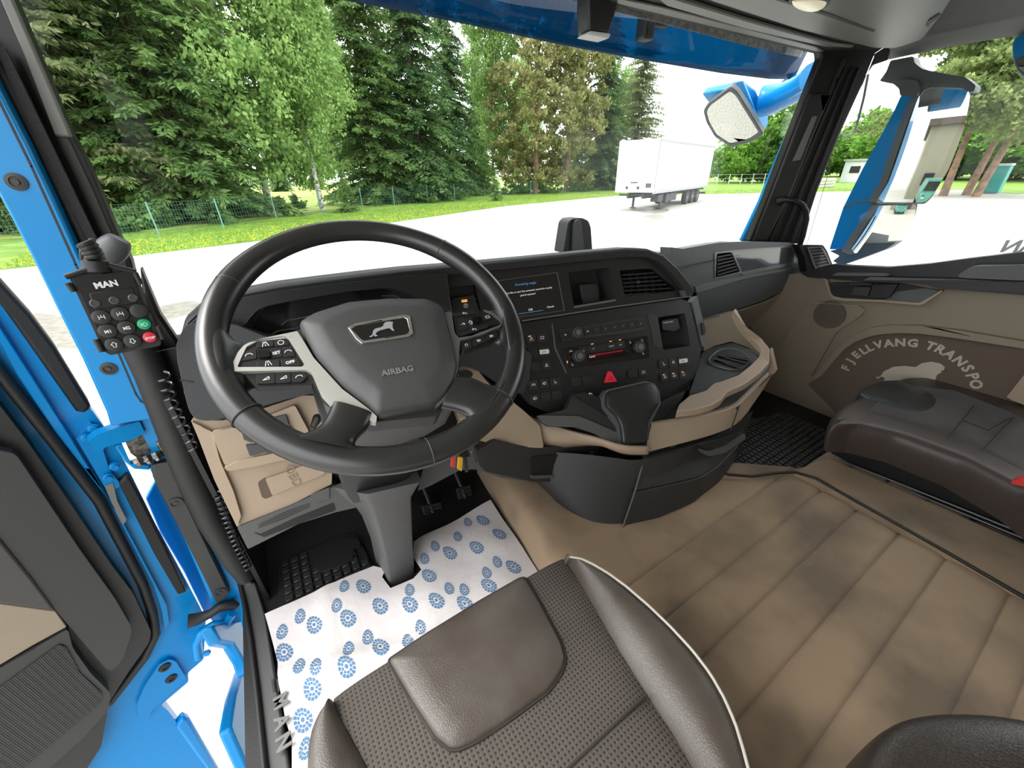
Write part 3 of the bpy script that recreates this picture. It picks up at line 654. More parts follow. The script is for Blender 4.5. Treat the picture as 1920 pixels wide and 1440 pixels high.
t6 = tube('trim_7', [PY(1.0).u(*p) for p in [(214, 560), (250, 628), (284, 700), (322, 800), (352, 880), (395, 975), (440, 1050), (462, 1083)]], [.026, .027, .028, .029, .029, .028, .027, .022], mat('black_foam_seal', (.014, .014, .014), .6, bump=('noise', 60, .3, .003)), None, 16); structure(t6)
q = pslab('trim_8', [(262, 500), (300, 590), (340, 650), (352, 700), (352, 780), (400, 905), (470, 1080), (490, 1100), (470, 1095), (440, 1050), (380, 900), (330, 780), (300, 690), (270, 600)], PY(1.03), .03, M_BLACK, bev=.006); structure(q)
def coil(name, px, yv, R, r, turns, lab, m=M_RUBBER, parent=None, nm=None):
    pl = PY(yv); P = [pl.u(*p) for p in px]; A = resamp(P, turns * 8); out = []
    for i, a in enumerate(A):
        t = (A[min(i + 1, len(A) - 1)] - A[max(i - 1, 0)]).normalized(); u = Vector((0, 1, 0)); u = (u - t * u.dot(t)).normalized(); w = t.cross(u); an = i / 8 * 6.283
        out.append(a + (u * math.cos(an) + w * math.sin(an)) * R)
    return tube(name, out, r, m, parent, 6)
tag(coil('coiled_cable', [(306, 700), (318, 745), (333, 782), (352, 815), (364, 845)], .93, .010, .0028, 9, '', M_GLOSSB), 'loose upper stretch of black coiled cable behind the foam door seal, beside the tan panel', 'cable')
tag(coil('coiled_cable', [(408, 925), (425, 975), (442, 1020), (466, 1066)], .93, .008, .0028, 17, '', M_GLOSSB), 'tight lower stretch of black coiled cable at the foot of the door seal', 'cable')

# ------------------------------------------------------------------ handheld remote control
RP = Pl((-.22, .86, -.2), (.25, -1, .12)); e = thing('remote_control', 'black handheld suspension remote with round keys clipped to the left pillar', 'remote control', RP.u(255, 655))
E = 'L'
pslab('housing', c4([(452, 400), (890, 365), (930, 420), (1090, 880), (1075, 895), (745, 958), (700, 930), (470, 440)]), RP, .022, M_DARK, e, r=4, bev=.004)
pslab('face', c4([(485, 420), (885, 385), (1040, 850), (745, 900), (700, 880)]), RP, .003, mat('remote_face', (.016, .016, .017), .35), e, off=.002, r=3)
q4_ = lambda x, y, o=.0: RP.up(o).u(*c4([(x, y)])[0])
ux = (q4_(795, 470) - q4_(655, 490)).normalized(); uy = RP.n.cross(ux)
words('maker_lettering', 'MAN', q4_(725, 497, .003), ux, uy, .0125, M_WHITE, e, bold=.0005)
pslab('status_bar', c4([(600, 540), (895, 500), (930, 605), (640, 650)]), RP, .002, M_BLACK, e, off=.0035)
for x, y in ((640, 607), (770, 587), (897, 570)):
    lathe('indicator_lamp', q4_(x, y, .003), RP.n, [(.0062, 0), (.0062, .002), (.0046, .003), (.0044, .002)], mat('lamp_dark', (.07, .07, .07), .3), e, 16)
ik = [(685, 700, 'axle'), (810, 678, 'axle'), (935, 658, None), (728, 793, 'M1'), (853, 770, 'M2'), (972, 748, 'green'), (770, 885, 'up'), (893, 860, 'down'), (1010, 835, 'STOP')]
m_g = mat('green_key', (.0, .35, .14), .4); m_r = mat('red_key', (.62, .03, .06), .4)
for x, y, k in ik:
    c = q4_(x, y, .003); s = 1.12 if k not in ('green', 'STOP') else .88
    o = lathe('key', c, RP.n, [(.0103 * s, 0), (.0096 * s, .003), (.0075 * s, .004), (.002, .004)], m_g if k == 'green' else m_r if k == 'STOP' else M_DARK, e, 20)
    if k in ('green', 'STOP'): tag(o, {'green': 'green round key', 'STOP': 'red round STOP key'}[k])
    c2_ = c + RP.n * .0042
    if k in ('M1', 'M2', 'STOP'): words('key_marking', k, c2_ - uy * .003, ux, uy, .0070 if k != 'STOP' else .0054, M_WHITE, o, ext=.0002, bold=.0002)
    elif k: glyph('key_marking', 'lamp' if k == 'green' else k, c2_, ux, uy, .0048, M_WHITE, o)
lathe('cable_boot', q4_(665, 395, -.006), q4_(625, 250, -.006) - q4_(665, 395, -.006), [(.017, 0), (.017, .016), (.013, .018), (.011, .032), (.007, .034)], M_RUBBER, e, 16)
for L in ([(440, 430), (600, 375)], [(730, 350), (920, 395)], [(455, 470), (500, 530)], [(645, 850), (690, 935)], [(910, 400), (950, 480)], [(1065, 760), (1100, 850)]):
    tube('clip', [q4_(x, y, .002) for x, y in L], .004, M_RUBBER, e, 8)
tube('cable', [q4_(*p) for p in [(625, 290, 0), (600, 240, .01), (570, 200, .01), (555, 240, 0), (560, 320, -.01), (590, 380, -.02)]], .0035, M_RUBBER, e, 8)
A = [q4_(*p, -.004) for p in [(640, 290), (610, 245), (580, 205), (565, 190)]]
o = coil('coil', [c4([(645, 300)])[0], c4([(610, 240)])[0], c4([(575, 195)])[0]], .87, .009, .004, 4, '', M_RUBBER, e)
hp = PY(.98)
tag(tube('cable_hook', [hp.u(*p) for p in smooth(c4([(650, 292), (700, 285), (752, 248), (790, 205), (812, 170)]), 2, False)], [.013 + .009 * math.sin(i / 19 * 3.14) for i in range(20)], M_SLATE, None, 16), 'slate-grey curved bracket behind the cable of the remote, at the pillar', 'bracket')

# ------------------------------------------------------------------ open driver's door (inner side seen)
DP = Pl((-.42, 1.08, 0), (.30, -.954, 0))
do = bpy.data.objects.new('door_1', None); link(do, DP.u(300, 1300)); do['kind'] = 'structure'
def dslab(n, px, off, t, m, **k): return pslab(n, px, DP, t, m, do, off=off, **k)
dslab('door_shell', [(-80, 470), (0, 568), (144, 772), (172, 768), (195, 800), (236, 870), (300, 1000), (352, 1095), (386, 1160), (382, 1236), (352, 1262), (354, 1278), (302, 1322), (316, 1334), (345, 1372), (396, 1460), (380, 1600), (-200, 1600), (-300, 900)], 0, .05, M_BLUE, r=5, bev=.008)
dslab('window_frame', [(-90, 430), (0, 526), (58, 590), (103, 650), (172, 763), (158, 776), (144, 772), (60, 655), (0, 572), (-90, 470)], .004, .05, M_RUBBER, bev=.008)
dslab('frame_ridge', [(-60, 560), (0, 640), (30, 700), (104, 812), (204, 938), (288, 1098), (303, 1146), (309, 1180), (318, 1170), (312, 1130), (230, 975), (130, 815), (60, 705), (0, 612), (-60, 530)], .012, .02, M_BLUE, bev=.006)
tube('weatherstrip', [DP.up(.012).u(*p) for p in [(-60, 625), (0, 700), (88, 812), (186, 940), (268, 1096), (286, 1150), (292, 1190), (272, 1232), (205, 1318)]], .010, M_RUBBER, do)
dslab('trim_panel', [(-120, 610), (-60, 680), (0, 760), (50, 825), (140, 955), (210, 1060), (250, 1112), (284, 1185), (280, 1205), (240, 1262), (204, 1318), (190, 1400), (60, 1600), (-260, 1600), (-300, 900)], .035, .035, M_BLACK, r=8, bev=.012)
dslab('upper_bolster', [(-120, 780), (0, 845), (30, 850), (150, 1030), (215, 1120), (250, 1180), (230, 1240), (205, 1262), (130, 1175), (105, 1146), (0, 1010), (-120, 900)], .06, .03, mat('door_bolster', (.028, .028, .027), .5), r=14, bev=.02, seg=4)
dslab('armrest_skin', [(-150, 880), (0, 1012), (60, 1085), (104, 1146), (0, 1132), (-150, 1100)], .065, .03, mat('dark_taupe_skin', (.05, .046, .043), .6, bump=('leather', 400, .4, .001)), bev=.004)
dslab('tan_insert', [(-150, 1095), (0, 1131), (104, 1145), (126, 1176), (60, 1212), (0, 1248), (-150, 1330)], .062, .03, M_TAND, bev=.003)
dslab('speaker_surround', [(-150, 1340), (0, 1254), (128, 1179), (136, 1214), (170, 1262), (208, 1300), (204, 1330), (160, 1380), (60, 1470), (-100, 1600), (-250, 1600)], .066, .03, M_DARK, r=8, bev=.006)
dslab('speaker_grille', [(-150, 1370), (0, 1289), (112, 1208), (125, 1214), (150, 1262), (192, 1300), (190, 1318), (150, 1352), (45, 1440), (-60, 1530), (-220, 1580)], .069, .01, mat('speaker_mesh', (.022, .021, .020), .6, bump=('dots', 330, 1, .003)), r=6)
# lower bracket, check strap, hinge
dslab('reinforcing_plate', [(256, 1322), (272, 1285), (300, 1245), (318, 1236), (330, 1240), (350, 1272), (320, 1300), (285, 1332), (277, 1352), (262, 1350)], .012, .02, M_BLUE, r=5, bev=.004)
for p in ((309, 1251), (321, 1272)): lathe('bolt', DP.up(.012).u(*p), DP.n, [(.014, 0), (.012, .004), (.006, .005), (.005, .002)], M_RUBBER, do, 18)
dslab('lower_strip', [(330, 1366), (345, 1345), (356, 1350), (420, 1460), (404, 1470)], .012, .03, M_BLUE, bev=.008)
dslab('hinge_plate', [(143, 823), (170, 792), (182, 805), (205, 880), (228, 910), (205, 925), (196, 913)], .01, .02, M_BLUE, r=3, bev=.003)
for p in ((174, 802), (161, 819), (202, 893), (214, 873)): lathe('bolt', DP.up(.012).u(*p), DP.n, [(.009, 0), (.009, .006), (.006, .007), (.006, .016), (.002, .016)], M_BLUE, do, 12)
dslab('rubber_buffer', [(222, 905), (240, 888), (262, 925), (310, 1020), (352, 1110), (335, 1117), (290, 1040)], .015, .02, M_RUBBER, bev=.006)
dslab('pressed_rib', [(196, 912), (212, 905), (220, 940), (238, 975), (230, 985), (215, 955)], .012, .02, M_SATIN, r=3, bev=.004)
hg = bpy.data.objects.new('door_hinge', None); link(hg, DP.u(240, 850), do); hg['label'] = 'blue and bare metal upper hinge'
hp = Pl((-.36, 1.04, 0), (.30, -.954, 0))
pslab('hinge_arm', [(166, 828), (182, 815), (225, 800), (262, 790), (272, 812), (240, 828), (198, 838), (186, 852), (178, 845)], hp, .03, M_BLUE, hg, off=.01, r=3, bev=.006)
pslab('hinge_body', [(222, 802), (275, 786), (292, 825), (285, 845), (262, 862), (245, 850), (235, 825)], hp, .04, M_STEEL, hg, off=.0, r=3, bev=.006)
for p in ((256, 859), (274, 855), (290, 849)): lathe('bolt', hp.up(.01).u(*p), (.2, -.5, -.8), [(.010, 0), (.010, .012), (.007, .013), (.006, .020)], M_STEEL, hg, 6)
pslab('hinge_tab', [(292, 832), (300, 826), (318, 856), (308, 860)], hp, .02, M_STEEL, hg, off=.012, bev=.004)
pslab('hinge_base', [(215, 838), (228, 830), (245, 868), (282, 872), (281, 882), (252, 880), (236, 868)], hp, .02, M_BLUE, hg, off=.004, bev=.003)
ck = thing('door_check_strap', 'black rubber door check strap over a blue bracket near the sill', 'door check', DP.u(380, 1180))
tube('strap', [PY(1.03).u(*p) for p in [(352, 1165), (372, 1160), (395, 1150), (412, 1138), (435, 1133), (444, 1136)]], [.018, .016, .012, .014, .015, .010], M_RUBBER, ck, 12)
tube('bracket', [PY(1.01).u(*p) for p in [(372, 1232), (368, 1205), (378, 1185), (400, 1172), (425, 1168), (436, 1150)]], .012, M_BLUE, ck, 10)
lathe('bolt', PY(1.0).u(388, 1222), (0, -1, 0), [(.009, 0), (.009, .008), (.003, .009)], M_BLUE, ck, 6)

# ------------------------------------------------------------------ steering wheel
TW = rad(34.6); WC = Vector((.1288, .584, -.2022)); WN = Vector((0, -math.sin(TW), math.cos(TW))); WU = Vector((1, 0, 0)); WV = WN.cross(WU)
WP = Pl(WC, WN)
sw = thing('steering_wheel', 'large black leather steering wheel with grey airbag hub and button pads', 'steering wheel', WC)
def wpt(r, a, w=0): return WC + WU * (r * math.cos(a)) + WV * (r * math.sin(a)) + WN * w
rows = []
for i in range(96):
    a = 2 * math.pi * i / 96; d = math.degrees(a)
    def bump(c, w): return math.exp(-(((d - c + 180) % 360 - 180) / w) ** 2)
    thick = 1 + .10 * (bump(35, 16) + bump(145, 16)) + .05 * bump(270, 40)
    rows.append([wpt(.2125 + .0180 * thick * math.cos(t), a, .0165 * thick * math.sin(t)) for t in [2 * math.pi * j / 18 for j in range(18)]])
rows.append(rows[0]); rim = loft('rim', rows, M_LEATHERB, sw, closed=True, ang=70)
for a in (42, 145, 205, 268, 306):
    r_ = rad(a); P = [wpt(.2125 + .0192 * math.cos(t), r_, .0178 * math.sin(t)) for t in [2 * math.pi * j / 20 for j in range(20)]]
    tube('rim_seam', P, .0009, mat('seam_thread', (.045, .045, .045), .5), rim, 5, True)
b = MB()
for i in range(150):
    a = rad(20 + i * (140 / 150)); c = wpt(.1965, a, -.004); t = wpt(.1975, a + .012, .0035); b.tube([c, t], .0008, 4)
for i in range(40):
    a = rad(-62 + i * 1.5); b.tube([wpt(.1965, a, -.004), wpt(.1975, a + .012, .0035)], .0008, 4)
b.build('stitching', mat('seam_thread', (.10, .10, .10)), rim)
def wslab(n, px, w, t, m, par=sw, **k): return pslab(n, px, WP, t, m, par, off=w, **k)
# spokes
def spoke(secs):
    rows = []
    for A, B, b_, w_ in secs:
        a = WP.up(w_).u(*c1([A])[0]); c = WP.up(w_).u(*c1([B])[0]); m = (a + c) / 2; h = (c - a) / 2; r = []
        for k in range(24):
            t = 2 * math.pi * k / 24; ct, st = math.cos(t), math.sin(t)
            r.append(m + h * (math.copysign(abs(ct) ** .8, ct)) + WN * (b_ * math.copysign(abs(st) ** .75, st)))
        rows.append(r)
    n_ = 5; out = []
    for i in range(len(rows) - 1):
        p0 = rows[max(0, i - 1)]; p1 = rows[i]; p2 = rows[i + 1]; p3 = rows[min(len(rows) - 1, i + 2)]
        for k in range(n_):
            t = k / n_; out.append([.5 * ((2 * b1) + (c1_ - a1) * t + (2 * a1 - 5 * b1 + 4 * c1_ - d1_) * t * t + (3 * b1 - a1 - 3 * c1_ + d1_) * t ** 3) for a1, b1, c1_, d1_ in zip(p0, p1, p2, p3)])
    out.append(rows[-1]); return loft('spoke', out, M_LEATHERB, sw, closed=True, cap=True, caps=True, ang=70)
spoke([((800, 1060), (1018, 1125), .012, 0), ((775, 1125), (985, 1195), .013, .001), ((718, 1200), (928, 1255), .014, .001), ((600, 1240), (935, 1300), .0155, 0), ((440, 1235), (1060, 1355), .0165, 0)])
spoke([((1452, 925), (1376, 1085), .012, 0), ((1540, 935), (1460, 1105), .013, .001), ((1625, 970), (1515, 1135), .014, .001), ((1700, 960), (1535, 1200), .0155, 0), ((1775, 860), (1510, 1260), .0165, 0)])
spoke([((1450, 590), (1470, 800), .006, -.013), ((1600, 580), (1640, 760), .006, -.013), ((1665, 560), (1700, 760), .010, -.006), ((1680, 500), (1735, 850), .0155, 0), ((1715, 480), (1785, 860), .0165, 0)])
spoke([((600, 710), (660, 985), .006, -.013), ((400, 740), (400, 985), .007, -.013), ((290, 735), (335, 1020), .010, -.007), ((215, 640), (265, 1070), .015, 0), ((165, 620), (215, 1040), .0160, 0)])
# satin trim and hub carrier
wslab('hub_carrier', c1([(560, 700), (640, 665), (900, 540), (1330, 520), (1440, 575), (1470, 720), (1470, 900), (1450, 960), (1380, 1080), (1360, 1130), (1040, 1160), (1000, 1165), (860, 1080), (740, 1010), (660, 850)]), -.006, .030, M_DARK, r=8, bev=.006)
wslab('trim_left', c1([(545, 712), (612, 678), (640, 720), (700, 820), (850, 985), (990, 1090), (1035, 1130), (1032, 1162), (1005, 1158), (960, 1120), (850, 1062), (800, 1075), (740, 1010), (690, 900), (660, 885), (268, 893), (262, 870), (300, 790), (330, 755), (362, 738), (400, 724), (545, 706), (560, 716), (400, 732), (345, 762), (298, 862), (300, 870), (640, 868), (652, 855), (568, 722)]), .0065, .012, M_SILVER, r=2, bev=.003)
wslab('trim_right', c1([(1392, 580), (1430, 576), (1448, 690), (1470, 715), (1600, 680), (1690, 645), (1706, 625), (1640, 575), (1600, 566), (1645, 590), (1700, 632), (1692, 655), (1600, 695), (1475, 730), (1466, 880), (1440, 960), (1392, 1050), (1345, 1086), (1350, 1060), (1400, 990), (1430, 900), (1438, 760)]), .0065, .012, M_SATIN, r=2, bev=.003)
AP = [WP.up(.000).u(*p) for p in fillet(c1([(622, 655), (700, 606), (880, 548), (1100, 528), (1310, 530), (1385, 572), (1402, 650), (1440, 790), (1458, 880), (1438, 965), (1390, 1040), (1340, 1086), (1040, 1140), (985, 1085), (850, 980), (715, 830)]), 9)]
cen = WP.u(*c1([(1090, 790)])[0]); hub = dome('airbag_cover', AP, WN, [(1.0, -.01), (1.0, .004), (.985, .010), (.95, .0145), (.86, .018), (.78, .022), (.70, .0235), (.4, .0235)], M_HUB, sw, cen=cen, ang=40)
def hubpt(x, y, o=.0238): return WP.up(o).u(*c1([(x, y)])[0])
hx = (hubpt(1210, 885) - hubpt(1095, 905)).normalized(); hy = WN.cross(hx)
words('airbag_lettering', 'AIRBAG', hubpt(1150, 903, .0242), hx, hy, .0125, mat('embossed_grey', (.20, .20, .20), .5), hub, ext=.0006, bold=.0003)
WPh = WP.up(.024)
fr = pslab('emblem_frame', c1([(882, 660), (915, 640), (1185, 592), (1210, 600), (1228, 690), (1205, 708), (955, 745), (925, 720)]), WPh, .006, M_CHROME, hub, off=.0022, holes=[c1([(900, 668), (925, 652), (1180, 607), (1195, 615), (1210, 680), (1190, 696), (965, 730), (945, 715)])], bev=.0008)
pslab('emblem_plate', c1([(895, 663), (920, 648), (1182, 602), (1200, 610), (1215, 684), (1192, 700), (960, 735), (938, 718)]), WPh, .005, M_GLOSSB, hub, off=.001, bev=.0005)
LION = [(0, .04), (.06, .08), (.13, .17), (.17, .36), (.24, .53), (.33, .60), (.50, .62), (.60, .70), (.65, .88), (.75, 1), (.88, 1.0), (.99, .94), (1, .80), (.93, .76), (.96, .69), (.93, .52), (.92, .42), (.95, .24), (.90, .20), (.83, .36), (.80, .46), (.70, .46), (.57, .42), (.44, .40), (.34, .33), (.26, .22), (.24, .12), (.30, .02), (.24, -.03), (.17, 0), (.18, .14), (.10, .0), (.02, -.02)]
def lion(name, o, ux, uy, w, h, m, parent, t=.0005):
    P = [o + ux * (x * w) + uy * (y * h) for x, y in LION]; return slab(name, P, ux.cross(uy) * t, m, parent, bev=0, sm=False)
o = WPh.up(.0018).u(*c1([(996, 712)])[0]); ux = (WPh.up(.0018).u(*c1([(1140, 690)])[0]) - o).normalized(); w = (WPh.up(.0018).u(*c1([(1140, 690)])[0]) - o).length
lion('lion_emblem', o, ux, WN.cross(ux), w, .022, mat('emblem_grey', (.42, .44, .47), .4, metal=.3), hub)
# button pads
pd = wslab('button_pad', c1([(300, 868), (285, 860), (335, 762), (400, 732), (540, 712), (570, 722), (648, 858), (640, 868)]), .004, .012, M_BLACK, r=5, bev=.002)
pdb = wslab('button_pad', c1([(325, 900), (655, 890), (690, 925), (698, 965), (470, 975), (390, 975), (365, 945)]), .0, .012, M_BLACK, r=5, bev=.002)
pdr = wslab('button_pad', c1([(1438, 585), (1545, 567), (1600, 575), (1690, 630), (1680, 645), (1475, 712), (1455, 690)]), .004, .012, M_BLACK, r=5, bev=.002)
pdr2 = wslab('button_pad', c1([(1465, 740), (1600, 705), (1680, 675), (1685, 700), (1640, 735), (1490, 790), (1470, 775)]), .0, .012, M_BLACK, r=5, bev=.002)
def wbtn(px, g, par, w=.0055, s=.0046, txt=None):
    P = c1(px); o = pslab('button', P, WP, .004, mat('key_black', (.020, .020, .021), .38), par, off=w, r=3, bev=.0006)
    cx = sum(p[0] for p in P) / len(P); cy = sum(p[1] for p in P) / len(P); c = WP.up(w + .0002).u(cx, cy)
    if g: glyph('button_symbol', g, c, WU, WV, s, M_WHITE, o, .10)
    if txt: words('button_symbol', txt, c - WV * .002, WU, WV, .0062, M_WHITE, o, ext=.0002, bold=.0002)
for L, g, t in [([(400, 740), (485, 728), (490, 758), (398, 768)], 'road', None), ([(490, 728), (550, 722), (572, 752), (495, 760)], 'circ', None),
                ([(325, 785), (395, 775), (398, 825), (312, 838)], 'phone', None), ([(472, 775), (530, 768), (535, 815), (475, 822)], None, 'SET'), ([(535, 762), (580, 760), (605, 812), (540, 815)], 'phone', None),
                ([(398, 838), (515, 828), (522, 866), (400, 868)], 'road', None), ([(528, 828), (612, 822), (636, 862), (530, 865)], None, 'OFF')]: wbtn(L, g, pd, txt=t)
wslab('scroll_wheel', c1([(402, 782), (466, 778), (470, 815), (405, 820)]), .009, .008, M_GLOSSB, pd, r=2, bev=.002)
for L, g in [([(398, 908), (495, 900), (497, 955), (400, 958)], 'vol'), ([(500, 900), (578, 895), (580, 950), (500, 955)], 'vol'), ([(582, 895), (640, 893), (668, 918), (640, 948), (584, 950)], 'phone')]: wbtn(L, g, pdb, .0025)
for L, g in [([(1440, 588), (1545, 572), (1570, 585), (1445, 605)], 'back'), ([(1462, 615), (1512, 608), (1520, 668), (1470, 678)], 'arrow'), ([(1515, 608), (1540, 602), (1548, 660), (1523, 665)], 'up'),
             ([(1590, 592), (1640, 590), (1655, 610), (1600, 628)], 'box'), ([(1475, 685), (1620, 640), (1625, 660), (1480, 705)], 'back')]: wbtn(L, g, pdr, s=.0042)
wslab('scroll_wheel', c1([(1548, 608), (1582, 600), (1590, 630), (1553, 638)]), .009, .008, M_GLOSSB, pdr, r=2, bev=.002)
for L, g in [([(1472, 745), (1535, 725), (1540, 765), (1490, 785)], 'note'), ([(1540, 722), (1605, 700), (1610, 735), (1545, 762)], 'next'), ([(1608, 700), (1675, 680), (1672, 708), (1612, 735)], 'next')]: wbtn(L, g, pdr2, .0025, .0040)

# ------------------------------------------------------------------ steering column
co = thing('steering_column', 'grey steering column shroud on a tall grey pedestal rising from the floor', 'steering column', Vector((.07, .86, -1.05)))
AX = -WN
def sec(t, w, h, dv=0, r=.25):
    c = WC + AX * t + WV * dv; Q = fillet([(-w, -h), (w, -h), (w, h), (-w, h)], min(w, h) * r, 3); return [c + WU * x + WV * y for x, y in Q]
loft('upper_shroud', [sec(.025, .05, .045, -.02), sec(.04, .085, .075, -.03), sec(.10, .105, .085, -.03), sec(.2, .10, .08, -.03), sec(.34, .09, .07, 0)], M_GREY, co, closed=True, cap=True, caps=True, ang=50)
def hs(z, x0, x1, y0, y1, ch=.015): return [Vector((x, y, z)) for x, y in fillet([(x0, y0), (x1, y0), (x1, y1), (x0, y1)], ch, 2)]
def ps(FL, FR, BL, bz=0):
    BR = Vector((FR.x + .01, FR.y + .12, FR.z)); Q = [FL, FR, BR, BL]; out = []
    for i in range(4):
        a, b_, c = Q[i - 1], Q[i], Q[(i + 1) % 4]; u = (a - b_).normalized() * .008; v = (c - b_).normalized() * .008
        out += [b_ + u, b_ + (u + v) * .3, b_ + v]
    return out
F_ = PZ(-1.055)
loft('pedestal', [ps(F_.u(732, 1103), F_.u(779, 1078), F_.u(703, 1050)), ps(PY(.785).u(722, 1040), PY(.80).u(775, 1022), PY(.86).u(692, 1005)), ps(PY(.755).u(707, 985), PY(.77).u(773, 970), PY(.84).u(676, 965)), ps(PY(.735).u(697, 950), PY(.75).u(772, 934), PY(.83).u(666, 952)), ps(PY(.715).u(690, 940), PY(.73).u(783, 915), PY(.82).u(645, 935)), ps(PY(.705).u(688, 927), PY(.72).u(791, 903), PY(.81).u(622, 913))], M_GREY, co, closed=True, cap=True, ang=40)
loft('inner_boot', [hs(-.66, .03, .165, .75, .88), hs(-.60, .02, .17, .73, .90), hs(-.52, .02, .19, .69, .92), hs(-.40, .02, .22, .66, .9)], M_DARK, co, closed=True, cap=True, ang=50)
pslab('adjust_switch', c12([(1045, 800), (1070, 710), (1110, 700), (1130, 730), (1070, 810)]), WP, .01, M_BLACK, co, off=-.085, r=4, bev=.002)
pslab('switch_rocker', c12([(1055, 790), (1085, 725), (1115, 735), (1075, 800)]), WP, .006, M_GREY, co, off=-.083, r=3, bev=.002)
tube('stalk', [WC + Vector(v) for v in ((.09, .08, -.08), (.16, .085, -.075), (.20, .085, -.072), (.235, .085, -.07))], [.010, .008, .009, .012], M_BLACK, co)
ky = thing('key_bunch', 'bunch of keys with red and yellow tags hanging from the ignition under the wheel', 'keys', PY(.62).u(868, 800))
kp = PY(.62)
tube('key_ring', [kp.u(868 + 12 * math.cos(t), 800 + 15 * math.sin(t)) for t in [i * .524 for i in range(12)]], .0013, M_CHROME, ky, 6, True)
pslab('key_fob', [(860, 842), (876, 840), (882, 856), (864, 858)], kp, .012, M_BLACK, ky, r=2, bev=.003)
tag(pslab('tag_plate', [(848, 850), (855, 850), (853, 878), (846, 876)], kp, .004, mat('tag_red', (.6, .05, .04), .5), ky, r=2, bev=.001), 'red key tag')
tag(pslab('tag_plate', [(860, 858), (868, 858), (866, 884), (858, 880)], kp, .004, mat('tag_yellow', (.65, .40, .03), .5), ky, off=.005, r=2, bev=.001), 'yellow key tag')
for L in ([(869, 858), (876, 857), (879, 884), (873, 886)], [(884, 848), (889, 846), (897, 866), (892, 868)]): pslab('key', L, kp, .003, M_CHROME, ky, off=.003, r=1, bev=.0005)

# ------------------------------------------------------------------ dashboard
da = thing('dashboard', 'black dashboard with curved hood, displays, switches and tan lower panels', 'dashboard', Vector((.9, .9, -.6)))
YAW = rad(13); dY = Vector((math.cos(YAW), -math.sin(YAW), 0))
def nrm(t): t = rad(t); return Vector((-math.sin(YAW) * math.cos(t), -math.cos(YAW) * math.cos(t), math.sin(t)))
PA = Pl(PY(.95).u(870, 520), nrm(8)); PB = Pl(PA.u(975, 610), nrm(25))
P0 = Pl((0, .95, 0), (0, -1, .14))
def hoodpt(px, py, off=0):
    return PY(.93 - off).u(px, py) if px <= 870 else PA.up(.022 + off).u(px, py)
# hood lip
hl = [(336, 640), (346, 602), (372, 578), (430, 551), (520, 533.5), (600, 523), (680, 513), (760, 504), (870, 495), (1000, 483), (1100, 473), (1180, 466), (1216, 467), (1246, 478), (1272, 502), (1296, 532), (1303, 545)]
def dn(p, k): return k
rows = [[], [], [], [], [], []]
for i, (x, y) in enumerate(hl):
    p = hoodpt(x, y); inn = Vector((0, 0, -1))
    if i < 2: inn = Vector((.8, 0, -.6))
    if i > 12: inn = Vector((-.62, .16, -.75))
    rows[0].append(p + inn * .030 + Vector((0, .045, 0))); rows[1].append(p + inn * .024 + Vector((0, .004, 0))); rows[2].append(p + inn * .006 + Vector((0, -.002, 0)))
    rows[3].append(p + Vector((0, .006, 0))); rows[4].append(p + Vector((0, .05, -.002))); rows[5].append(p + Vector((0, .20, -.075)))
loft('hood', rows, mat('hood_skin', (.030, .031, .032), .55, bump=('leather', 700, .3, .0006)), da, ang=50)
# dash top towards the windscreen
ctop = [(x, y, z) for x, y, z in ((-.25, 1.12, -.34), (.1, 1.18, -.33), (.5, 1.22, -.34), (.9, 1.22, -.36), (1.2, 1.20, -.37), (1.6, 1.15, -.36), (2.1, 1.08, -.36))]
loft('dash_top', [[Vector((x, .98 if x < .5 else .93, z + .04)) for x, y, z in ctop], [Vector((x, y, z)) for x, y, z in ctop], [Vector((x, y + .06, z - .2)) for x, y, z in ctop]], M_SLATE, da)
# instrument binnacle
bo = [(338, 660), (350, 612), (376, 590), (432, 562), (520, 546), (600, 535), (680, 526), (760, 517), (838, 512), (848, 600), (852, 640), (800, 690), (500, 730), (345, 740)]
bi = c15([(150, 860), (150, 770), (220, 660), (330, 590), (560, 545), (1000, 470), (1300, 440), (1400, 445), (1560, 510), (1700, 600), (1700, 900), (900, 1040), (300, 1040)])
pslab('cluster_bezel', bo, P0, .012, M_BLACK, da, holes=[fillet(bi, 8)], bev=.003)
q = P0; A = [q.u(*p) for p in fillet(bi, 8)]; cc = sum(A, Vector()) / len(A)
loft('cluster_recess', [A, [cc + (p - cc) * .90 + Vector((0, .05, 0)) for p in A]], M_DARK, da, closed=True, cap=True)
ci = [cc + (p - cc) * .86 + Vector((0, .045, .0)) for p in A]
cl = slab('instrument_cluster', ci, (0, .01, 0), M_GLOSSB, da, bev=.002)
q2 = Pl(P0.p + Vector((0, .042, 0)), P0.n)
for L in ([(530, 690), (760, 655)], [(520, 720), (470, 745)], [(380, 800), (560, 770)]): pass
[cl_.add(*ribbon_geo(pp, .002, P0.n, .001)) or cl_.build('dial_ring', M_GREY, cl) for cl_, pp in ((MB(), [q2.u(*p) for p in c15([(470, 740), (520, 700), (760, 655)])]), (MB(), [q2.u(*p) for p in c15([(1290, 500), (1400, 500), (1480, 540)])]), (MB(), [q2.u(*p) for p in c15([(370, 830), (430, 790), (600, 760)])]))]

pslab('warning_strip', c15([(225, 838), (290, 834), (285, 862), (225, 866)]), q2, .002, mat('red_light', (.5, .02, .02), .4, emit=((1, .03, .03), .25)), cl, off=.002, bev=0)
